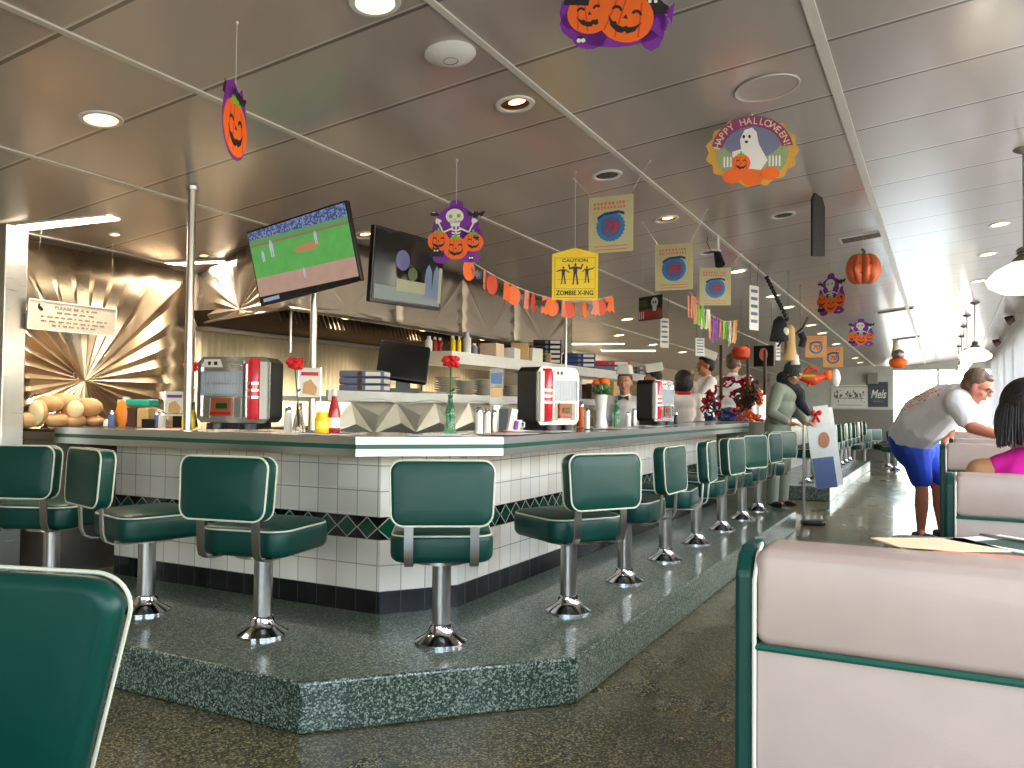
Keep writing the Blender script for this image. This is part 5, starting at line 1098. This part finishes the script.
for i, (x, y, a_) in enumerate(((-1.15, 20.5, 40), (-1.85, 20.4, 70), (-1.1, 22.2, 20), (-1.7, 21.3, 60), (-.95, 19.7, 80), (-2.5, 20.9, 90))):
    s = copy_tree(stool0); place(s, (x, y, 0), R(a_), 'distant green seat on the floor beyond the far platform, %s from left' % ['fourth', 'second', 'rightmost', 'third', 'fifth', 'first'][i], 'distant green seats on the floor')
for i, (px, Y, w, h, mat, lb_) in enumerate(((820, 13.2, .5, .45, M_white, 'white appliance on the near end of the far counter'), (836, 15.6, .25, .3, M_dull, 'grey canister on the far counter'), (826, 14.3, .3, .38, M_satin, 'steel dispenser on the far counter'), (845, 17.6, .3, .22, M_black, 'black machine at the far end of the far counter'))):
    boxy('counter_appliance', lb_, 'appliance', (-2.65, Y, 1.12), (.3, w, h), mat, 0, None, .01)
# podium with pole
t = thing('host_podium', 'white podium sign board with menu holders beside the person in the scarf', 'podium', (-1.28, 9.75, 0), R(20))
m = MB(); m.cyl((-.12, 0, .02), (-.12, 0, 1.15), .016, .016, 12); m.build('pole', M_satin, t)
m = MB(); m.cushion(.26, .20, .05, .08, .02, (-.02, 0, .025)); m.build('base', M_black, t)
q0 = Vector((-1.28, 9.75, 0))
m = MB(); m.box((.09, .0, .86), (.30, .03, .86), rot=(0, R(-8), 0)); m.build('board', M_acryl if False else M_white, t, False)
m = MB(); m.box((.10, -.03, .58), (.22, .012, .34), rot=(0, R(-8), 0)); m.build('poster', M_steelblue, t, False)
flat('portrait_print', [disc(.09, .94, .06, .09, 16)], .016, .02, M_skin2, t)
m = MB(); m.box((.06, -.02, 1.22), (.16, .05, .2), rot=(0, R(-8), 0)); m.build('card_stack', M_paper, t, False); m = MB(); m.ball((-.03, -.05, 1.24), (.035, .02, .028), rot=(0, .5, 0)); m.ball((.03, -.05, 1.24), (.035, .02, .028), rot=(0, -.5, 0)); m.ball((0, -.06, 1.22), (.016, .02, .016)); m.limb([(0, -.05, 1.21), (-.03, -.05, 1.15)], [.012, .016]); m.limb([(0, -.05, 1.21), (.03, -.05, 1.15)], [.012, .016]); m.build('red_bow', M_rose, t)

# ================================================================== PEOPLE
def xf(m, i0, M4):
    for i in range(i0, len(m.v)): m.v[i] = tuple(M4@Vector(m.v[i]))
def head_geo(m, M4, jaw=1.):
    i = len(m.v)
    m.ball((0, .012, .035), (.078, .096, .088), 20, 14); m.ball((0, -.022, -.04), (.060*jaw, .068, .072), 18, 12); m.ball((0, -.062, -.092), (.026*jaw, .024, .022)); m.ball((0, -.085, .028), (.05, .018, .014))
    m.ball((0, -.103, -.018), (.014, .020, .016)); m.limb([(0, -.088, .02), (0, -.104, -.014)], [.009, .012], 8); m.ball((0, -.086, -.058), (.026, .012, .011))
    for s in (-1, 1): m.ball((s*.079, .005, -.012), (.010, .020, .032)); m.ball((s*.045, -.06, -.03), (.022, .022, .022))
    xf(m, i, M4)
def face_bits(parent, M4, smile=True):
    m = MB()
    for s in (-1, 1): m.ball((s*.030, -.086, .008), (.012, .006, .007), 10, 6)
    xf(m, 0, M4); e = m.build('eyes', M_whitep, parent); m = MB()
    for s in (-1, 1): m.ball((s*.030, -.0915, .008), (.0055, .0025, .006), 8, 5); m.tube([(s*.046, -.082, .026), (s*.03, -.094, .031), (s*.014, -.094, .027)], .003, 5)
    xf(m, 0, M4); m.build('pupils_and_brows', M_hair, parent); m = MB(); m.ball((0, -.096, -.058), (.022, .004, .006), 10, 6); xf(m, 0, M4); m.build('lips', pbr('lips', hx(160, 84, 76), .5) if 'lips' not in MATS else MATS['lips'], parent)
def hand_geo(m, w, d, n, s=1., curl=.5, side=1):
    """palm and five bent fingers; d = pointing direction, n = palm normal"""
    w = Vector(w); d = Vector(d).normalized(); n = Vector(n); n = (n-d*n.dot(d)).normalized(); x = d.cross(n)*side
    i = len(m.v); Mx = Matrix((x, d, -n)).transposed().to_4x4(); Mx.translation = w
    m.ball((0, .045, 0), (.038, .048, .014), 14, 8); m.limb([(0, -.01, 0), (0, .03, 0)], [.026, .028], 10)
    for k, (xx, L) in enumerate(((-.028, .062), (-.010, .074), (.010, .07), (.028, .055))):
        a = curl*.8; p0 = Vector((xx, .078, 0)); p1 = p0+Vector((xx*.08, L*.5*math.cos(a), -L*.5*math.sin(a))); a *= 2; p2 = p1+Vector((0, L*.5*math.cos(a), -L*.5*math.sin(a)))
        m.limb([p0-Vector((0, .02, 0)), p0, p1, p2], [.009, .009, .008, .0065], 8)
    m.limb([(-.026, .02, 0), (-.052, .05, -.012), (-.052, .078, -.022)], [.013, .010, .008], 8)
    Ms = Matrix.Translation(w)@Matrix.Diagonal((s, s, s, 1))@Matrix.Translation(-w); xf(m, i, Ms@Mx)
def hair_cap(parent, M4, mat, style='short'):
    def f(m):
        i = len(m.v)
        if style == 'short': m.ball((0, .025, .05), (.085, .096, .088), 18, 12); m.ball((0, .055, -.0), (.074, .06, .07)); m.ball((0, -.032, .092), (.062, .048, .030))
        if style == 'bob': m.ball((0, .03, .045), (.112, .118, .112), 18, 12); m.ball((0, .055, -.03), (.122, .095, .105)); m.ball((0, .06, -.08), (.10, .07, .06)); [m.ball((s*.075, .0, -.05), (.032, .055, .08)) for s in (-1, 1)]
        xf(m, i, M4)
    return blob('hair', f, mat, parent, .008, 2)
def standing(x, y, z0, yaw_, label, H=1.72, top=M_uniform, bottom=M_black, skin=M_skin, hair=M_hair, hs='short', lean=0., arms='down', hat=None, headyaw=0., headpitch=0., extras=None, vox=.013):
    t = thing('person', label, 'person', (x, y, z0), yaw_); k = H/1.72
    def V(a, b, c):
        v = Vector((a, b, c))
        if c > .95: q = Matrix.Rotation(lean, 3, 'X')@(v-Vector((0, 0, .95))); v = q+Vector((0, 0, .95))
        return v*k
    Hc = V(0, -.02, 1.60); M4 = Matrix.Translation(Hc)@Matrix.Rotation(headyaw, 4, 'Z')@Matrix.Rotation(lean*.6+headpitch, 4, 'X')@Matrix.Diagonal((k, k, k, 1))
    A = {}
    for s in (-1, 1):
        if arms == 'down': A[s] = [(s*.18, 0, 1.40), (s*.235, .02, 1.12), (s*.22, -.08, .88)]; hd = (0, -.2, -1); hn = (-s, 0, 0)
        elif arms == 'fwd': A[s] = [(s*.18, 0, 1.40), (s*.24, -.03, 1.12), (s*.15, -.27, 1.06)]; hd = (-s*.2, -1, 0); hn = (0, 0, -1)
        elif arms == 'face': A[s] = [(s*.18, 0, 1.40), (s*.22, -.16, 1.18), ((s*.08, -.20, 1.44) if s > 0 else (s*.17, -.24, 1.08))]; hd = (0, .1, 1) if s > 0 else (0, -1, 0); hn = (0, 1, 0) if s > 0 else (0, 0, -1)
        A[s] += [hd, hn]
    def body(m):
        m.limb([V(0, -.01, .95), V(0, -.01, 1.15), V(0, 0, 1.32)], [.07*k, .07*k, .08*k]); m.limb([V(0, 0, 1.38), V(0, -.01, 1.52)], [.062*k, .055*k])
        for s in (-1, 1):
            m.limb([V(s*.09, 0, .92), V(s*.095, -.01, .50), V(s*.09, .01, .09)], [.075*k, .055*k, .038*k]); m.limb([V(s*.09, .02, .05), V(s*.10, -.14, .035)], [.04*k, .03*k])
            m.limb([V(0, 0, 1.36)]+[V(*p) for p in A[s][:3]], [.05*k, .045*k, .036*k, .028*k]); hand_geo(m, V(*A[s][2]), A[s][3], A[s][4], k, .5, s)
        head_geo(m, M4)
    blob('body', body, skin, t, vox*.75, 3)
    def shirt(m):
        m.ball(V(0, 0, 1.02), (.165*k, .125*k, .14*k)); m.ball(V(0, .0, 1.2), (.165*k, .125*k, .16*k)); m.ball(V(0, .005, 1.33), (.18*k, .12*k, .12*k)); m.limb([V(-.165, 0, 1.385), V(.165, 0, 1.385)], [.075*k, .075*k]); m.limb([V(0, 0, 1.36), V(0, 0, 1.45)], [.10*k, .068*k])
        for s in (-1, 1): p = [V(*q) for q in A[s][:3]]; m.limb([p[0], p[1], p[1].lerp(p[2], .75)], [.075*k, .06*k, .048*k])
    blob('shirt', shirt, top, t, vox, 3)
    def pants(m):
        m.ball(V(0, .01, .93), (.17*k, .145*k, .13*k)); m.ball((0, .01, 1.0*k), (.155*k, .14*k, .12*k))
        for s in (-1, 1): m.limb([V(s*.085, 0, .88), V(s*.095, -.01, .50), V(s*.092, .01, .08)], [.105*k, .08*k, .066*k])
    blob('trousers', pants, bottom, t, vox, 3)
    for s in (-1, 1):
        m = MB(); m.ball((s*.098*k, -.05*k, .035*k), (.045*k, .13*k, .038*k)); m.build('shoe', M_black, t)
    hair_cap(t, M4, hair, hs); face_bits(t, M4)
    if hat:
        m = MB(); m.prism([(-.084, -.03), (.084, -.03), (.062, .075), (-.062, .075)], -.12, .095, 'y'); xf(m, 0, M4@Matrix.Translation((0, 0, .125))@Matrix.Rotation(hat, 4, 'X')); h = m.build('paper_hat', M_paper, t, False); b = h.modifiers.new('b', 'BEVEL'); b.width = .012; b.segments = 2
    if extras: extras(t, V, k, M4)
    return t
def bowtie(t, V, k, M4):
    m = MB(); c = V(0, -.085, 1.435); m.prism([(-.055, -.028), (-.01, -.008), (.01, -.008), (.055, -.028), (.055, .028), (.01, .008), (-.01, .008), (-.055, .028)], 0, .018, 'y'); xf(m, 0, Matrix.Translation(c)); m.build('bow_tie', M_black, t, False)
def collar(t, V, k, M4):
    m = MB(); m.tube([V(.085*math.cos(a*PI/8), .08*math.sin(a*PI/8), 1.46) for a in range(16)], .022, 8, True); m.build('red_collar', M_rose, t)
q = P(625, 383, X=-3.0); standing(q.x, q.y, 0, R(10), 'person behind the counter in white shirt, black bow tie and paper hat', 1.72*q.z/1.6, extras=bowtie, hat=.02, hair=M_brown, arms='down')
q = P(654, 380, X=-3.15); standing(q.x, q.y, 0, R(-60), 'person in white paper hat half hidden by the distant jukebox', 1.72*q.z/1.6, hat=.15, arms='down')
q = P(683, 382, X=-2.95); standing(q.x, q.y, 0, R(215), 'person with black bobbed hair and white blouse, back to the viewer', 1.72*q.z/1.6, hs='bob', extras=collar, arms='fwd')
q = P(707, 366, X=-2.95); standing(q.x, q.y, 0, R(-62), 'person in tilted white paper hat facing left with hand at the face', 1.72*q.z/1.6, hat=-.35, arms='face', hair=M_hair, skin=M_skin2)
q = P(733, 364, X=-2.75); standing(q.x, q.y, 0, R(170), 'person in plain white shirt with back turned, among the garlands', 1.72*q.z/1.6, top=M_tee, bottom=M_pnavy, hair=M_hairb, arms='down')
def scarf_ex(t, V, k, M4):
    def f(m):
        i = len(m.v); m.ball((0, .018, .035), (.102, .118, .112)); m.ball((0, .06, -.05), (.09, .07, .09)); xf(m, i, M4)
    blob('head_cover', f, pbr('grey_beanie', hx(58, 66, 64), .8), t, .012, 3)
    def g(m): m.limb([V(0, .09, 1.50), V(.0, .02, 1.44), V(.10, -.08, 1.38), (.14*k, -.20*k, 1.22*k), (.15*k, -.30*k, 1.10*k)], [.085, .09, .07, .06, .035])
    blob('scarf', g, M_scarf, t, .012, 3)
q = P(776, 512, X=-1.62); standing(-1.64, 9.55, .2, R(62), 'person in grey green long clothes and dark scarf stooping at the podium', 1.62, top=M_grey, bottom=M_grey, lean=.30, arms='fwd', extras=scarf_ex, headpitch=.25)
q = P(1004, 416, Y=11.2); standing(q.x, q.y, 0, R(20), 'distant small pale person beyond the booth the man leans over', 1.72*q.z/1.6, top=M_tee, bottom=M_dull, arms='fwd', hair=M_hairb)

# leaning man ------------------------------------------------------
t = thing('person', 'man in white t-shirt and blue shorts leaning over a booth table', 'person', (0, 0, 0))
hipY = 9.0
pel = P(911, 440, Y=hipY); mid = P(926, 419, Y=8.75); ch = P(945, 404, Y=8.5); sh = P(958, 397, Y=8.35); nk = P(966, 393, Y=8.28); hd = P(977, 387, Y=8.15)
k1 = P(922, 489, Y=9.02); k2 = P(938, 488, Y=9.28); an1 = P(921, 529, Y=9.12); an2 = P(942, 528, Y=9.4)
hp1 = P(914, 448, Y=8.92); hp2 = P(924, 448, Y=9.2)
el = P(972, 427, Y=8.05); wr = P(1003, 437, Y=7.95); shn = P(959, 402, Y=8.15); el2 = P(947, 438, Y=8.75); wr2 = P(943, 462, Y=8.55); shf = P(956, 404, Y=8.6)
fd = (an1-k1); 
M4h = Matrix.Translation(hd)@Matrix.Rotation(R(78), 4, 'Z')@Matrix.Rotation(R(28), 4, 'X')@Matrix.Diagonal((1.16, 1.16, 1.16, 1))
def body(m):
    m.limb([pel, mid, ch, sh], [.15, .17, .14, .10]); m.limb([sh, nk, hd-(hd-nk)*.3], [.09, .075, .07])
    m.limb([hp1, k1, k1.lerp(an1, .4), an1], [.10, .062, .066, .04]); m.limb([hp2, k2, k2.lerp(an2, .4), an2], [.10, .062, .066, .04])
    for a in (an1, an2): m.limb([a-Vector((0, 0, .04)), a+Vector((.02, -.12, -.06))], [.045, .035])
    m.limb([shn, el, wr], [.065, .058, .034]); hand_geo(m, wr, (wr-el).normalized(), (0, 0, -1), 1.15, .3, 1)
    m.limb([shf, el2, wr2], [.062, .052, .034]); hand_geo(m, wr2, (wr2-el2).normalized(), (1, 0, 0), 1.1, .5, -1)
    head_geo(m, M4h, 1.12)
blob('body', body, pbr('ruddy_skin', hx(186, 118, 92), .5), t, .009, 3)
def shirt(m):
    m.limb([pel+Vector((.0, 0, .03)), mid, ch, sh], [.205, .235, .19, .13]); m.limb([shf, shn], [.12, .12]); m.limb([shn, shn.lerp(el, .62)], [.115, .10]); m.limb([shf, shf.lerp(el2, .5)], [.11, .09]); m.limb([sh, nk], [.12, .088])
o = blob('t_shirt', shirt, M_tee, t, .012, 4)
def shorts(m):
    m.limb([pel+Vector((-.01, 0, -.0)), pel+Vector((.03, 0, -.10))], [.20, .19]); m.limb([hp1, k1+Vector((-.01, 0, .10))], [.155, .105]); m.limb([hp2, k2+Vector((0, 0, .10))], [.15, .10])
blob('shorts', shorts, M_blueshort, t, .012, 4)
hair_cap(t, M4h, M_hairb, 'short'); face_bits(t, M4h)
m = MB(); m.tube([(s*.03+.017*math.cos(a*PI/6), -.102, .008+.013*math.sin(a*PI/6)) for s in (1,) for a in range(12)], .0016, 5, True); m.tube([(-.03+.017*math.cos(a*PI/6), -.102, .008+.013*math.sin(a*PI/6)) for a in range(12)], .0016, 5, True); m.tube([(.047, -.1, .012), (.08, 0, .006)], .0016, 5); m.tube([(-.047, -.1, .012), (-.08, 0, .006)], .0016, 5); xf(m, 0, M4h); m.build('glasses', M_black, t)
m = MB(); m.ball((0, -.082, -.085), (.03, .022, .022)); m.ball((0, -.1, -.043), (.028, .008, .007)); xf(m, 0, M4h); m.build('grey_beard', M_paper, t)
for a in (an1, an2):
    m = MB(); c = a+Vector((.025, -.05, -.055)); c.z = max(c.z, .045); m.cushion(.11, .30, .085, .05, .03, (0, 0, 0)); xf(m, 0, Matrix.Translation((c.x, c.y-.02, .045))@Matrix.Rotation(R(35), 4, 'Z')); s = m.build('sports_shoe', pbr('navy_shoe', hx(40, 48, 70), .6) if 'navy_shoe' not in MATS else MATS['navy_shoe'], t); m = MB(); m.cushion(.115, .305, .022, .05, .008, (0, 0, -.033)); xf(m, 0, Matrix.Translation((c.x, c.y-.02, .045))@Matrix.Rotation(R(35), 4, 'Z')); m.build('sole', M_paper, s)
# faded print across the back of the t-shirt
bk_ = [P(905, 402, Y=8.72), P(921, 394, Y=8.6), P(938, 388, Y=8.45)]
dg = bpy.context.evaluated_depsgraph_get()
m = MB(); rr = random.Random(2)
for k in range(60):
    f = rr.random(); c = bk_[0].lerp(bk_[2], f)+Vector((rr.uniform(-.04, .04), -.25, rr.uniform(-.06, .05))); d = Vector((-.12, 1, -.12)).normalized()
    ok, loc_, n_, _ = o.ray_cast(c-d*.6, d)
    if ok and rr.random() < .95: m.ball(loc_, (.016, .004, .007), 6, 4, rot=(0, rr.uniform(-.6, .2), 0))
if m.v: m.build('shirt_print', M_psalmon, o)

# person in pink, seen from behind ----------------------------------
t = thing('person', 'person with long dark hair and bright pink sleeveless top, seen from behind', 'person', (0, 0, 0))
hc = P(1026, 413, Y=3.88); nb = hc+Vector((0, .02, -.17)); M4g = Matrix.Translation(hc)@Matrix.Rotation(R(186), 4, 'Z')@Matrix.Rotation(R(8), 4, 'X')
sl = P(981, 472, Y=3.88); sr = Vector((2*hc.x-sl.x, sl.y, sl.z)); hp = Vector((hc.x, hc.y+.02, .56))
def body(m):
    m.limb([hp, Vector((hc.x, hc.y, .85)), Vector((hc.x, hc.y, sl.z-.06))], [.14, .11, .12]); m.limb([nb+Vector((0, 0, -.06)), nb+Vector((0, 0, .06))], [.058, .05])
    for s_, sg in ((sl, -1), (sr, 1)):
        e = s_+Vector((sg*.05, .06, -.26)); w = e+Vector((-sg*.06, .24, .06)); m.limb([Vector((hc.x, hc.y, sl.z)), s_, e, w], [.07, .056, .042, .028]); hand_geo(m, w, (0, 1, .0), (0, 0, -1), 1., .4, sg)
        m.limb([hp+Vector((sg*.09, 0, 0)), hp+Vector((sg*.10, .42, .0)), hp+Vector((sg*.10, .46, -.48))], [.09, .06, .04])
    head_geo(m, M4g)
blob('body', body, pbr('warm_skin', hx(196, 142, 100), .5), t, .009, 3)
def topf(m):
    m.limb([hp+Vector((0, 0, .06)), Vector((hc.x, hc.y, .85)), Vector((hc.x, hc.y, sl.z-.06))], [.15, .125, .14]); m.limb([Vector((sl.x+.075, sl.y, sl.z+.012)), Vector((hc.x, sl.y, sl.z+.03)), Vector((sr.x-.075, sl.y, sl.z+.012))], [.066, .085, .066])
blob('pink_top', topf, M_pink, t, .010, 3)
def hairf(m):
    i = len(m.v); m.ball((0, .03, .035), (.098, .112, .105), 20, 14); m.ball((0, .055, -.05), (.110, .085, .09)); [m.ball((s*.082, .01, -.05), (.034, .065, .09)) for s in (-1, 1)]; xf(m, i, M4g)
hh = blob('hair', hairf, M_hair, t, .008, 2)
m = MB(); rr = random.Random(9)
for k in range(90):
    a = PI*(rr.random())*1.1-.15; x = .104*math.cos(a); y = .05+.085*math.sin(a); m.tube([(x*.8, y*.8, .07), (x*1.0, y*1.02, -.02), (x*1.06, y*1.04, -.07), (x*rr.uniform(.95, 1.12), y*rr.uniform(.9, 1.08), -.12-rr.random()*.03)], .0035, 4)
xf(m, 0, M4g); m.build('strands', M_hair, hh)
m = MB()
for s in (-1, 1): m.ball((hp.x+s*.1, hp.y+.25, hp.z), (.085, .26, .085))
m.build('trousers', M_pnavy, t)

# ================================================================== LIGHT
W = bpy.data.worlds.new('world'); S.world = W; W.use_nodes = True; nt = W.node_tree; bg = nt.nodes['Background']
sky = nt.nodes.new('ShaderNodeTexSky'); sky.sky_type = 'HOSEK_WILKIE' if False else 'NISHITA'; sky.sun_disc = False; sky.sun_elevation = R(40); sky.sun_rotation = R(60); sky.air_density = 1.2; sky.dust_density = 2
mx = nt.nodes.new('ShaderNodeMix'); mx.data_type = 'RGBA'; mx.inputs[0].default_value = .65; mx.inputs[7].default_value = (1.0, .96, .92, 1)
nt.links.new(sky.outputs[0], mx.inputs[6]); nt.links.new(mx.outputs[2], bg.inputs['Color']); bg.inputs['Strength'].default_value = SKY
def portal(loc, rot, w, h):
    l = bpy.data.lights.new('window_portal', 'AREA'); l.shape = 'RECTANGLE'; l.size = w; l.size_y = h; l.cycles.is_portal = True
    o = bpy.data.objects.new('window_portal', l); COL.objects.link(o); o.location = loc; o.rotation_euler = rot
portal((XR+.02, 10.8, 1.72), (0, R(90), 0), 1.76, 28.4)
portal((-.16, 25.05, 1.25), (R(-90), 0, 0), 2.6, 2.4)
portal((-1.1, -3.5, 1.53), (R(90), 0, 0), 4.4, 1.86)
def lamp(kind, loc, e, c, size=.1, rot=(0, 0, 0), **k):
    l = bpy.data.lights.new('lamp_light', kind); l.energy = e; l.color = c[:3]
    if kind == 'AREA': l.size = size; l.shape = k.get('shape', 'SQUARE'); l.size_y = k.get('sy', size)
    else: l.shadow_soft_size = size
    if kind == 'SPOT': l.spot_size = R(110); l.spot_blend = .6
    o = bpy.data.objects.new('lamp_light', l); COL.objects.link(o); o.location = loc; o.rotation_euler = rot
warm = (1, .80, .56)
for q, k in LQ:
    if k >= 1 and q.y < 12: lamp('SPOT', (q.x, q.y, q.z-.03), LAMP_E*(1.4 if q.x < -3 else .7), warm, .05)
for x, y in ((-4.72, 3.18), (-4.8, 4.45), (-4.65, 12), (-4.65, 13.2)): lamp('AREA', (x, y, ceil_z(x, y)-.03), KIT_E, (1, .88, .70), .5, (0, 0, 0), shape='RECTANGLE', sy=.15)
# hood lamps over the cooking line
for y in (5.2, 6.3, 7.4, 8.4):
    t = thing('hood_lamp', 'warm round lamp under the hood, %s from the viewer' % {5.2: 'nearest', 6.3: 'second', 7.4: 'third', 8.4: 'farthest'}[y], 'lamp', (-4.2, y, HB+.119), 0, 'lamps under the hood')
    m = MB(); m.ball((0, 0, -.03), (.06, .06, .04)); m.build('bulb', M_warm, t); m = MB(); m.lathe([(.08, 0), (.08, -.01)], seg=20); m.build('holder', M_dull, t)
    lamp('SPOT', (-4.2, y, HB+.03), HOOD_E, (1, .82, .58), .05, (0, R(30), 0))
lamp('POINT', (.44, 6.0, 2.05), 12, (1, .93, .8), .12)

vs_ = S.view_settings; vs_.view_transform = 'Standard'; vs_.look = 'None'; vs_.gamma = 1; vs_.use_curve_mapping = False; vs_.exposure = EXPO
S.display_settings.display_device = 'sRGB'
S.cycles.max_bounces = 8; S.cycles.glossy_bounces = 4; S.cycles.diffuse_bounces = 4; S.cycles.transmission_bounces = 6; S.cycles.transparent_max_bounces = 12
S.cycles.sample_clamp_indirect = 8; S.cycles.caustics_reflective = False; S.cycles.caustics_refractive = False
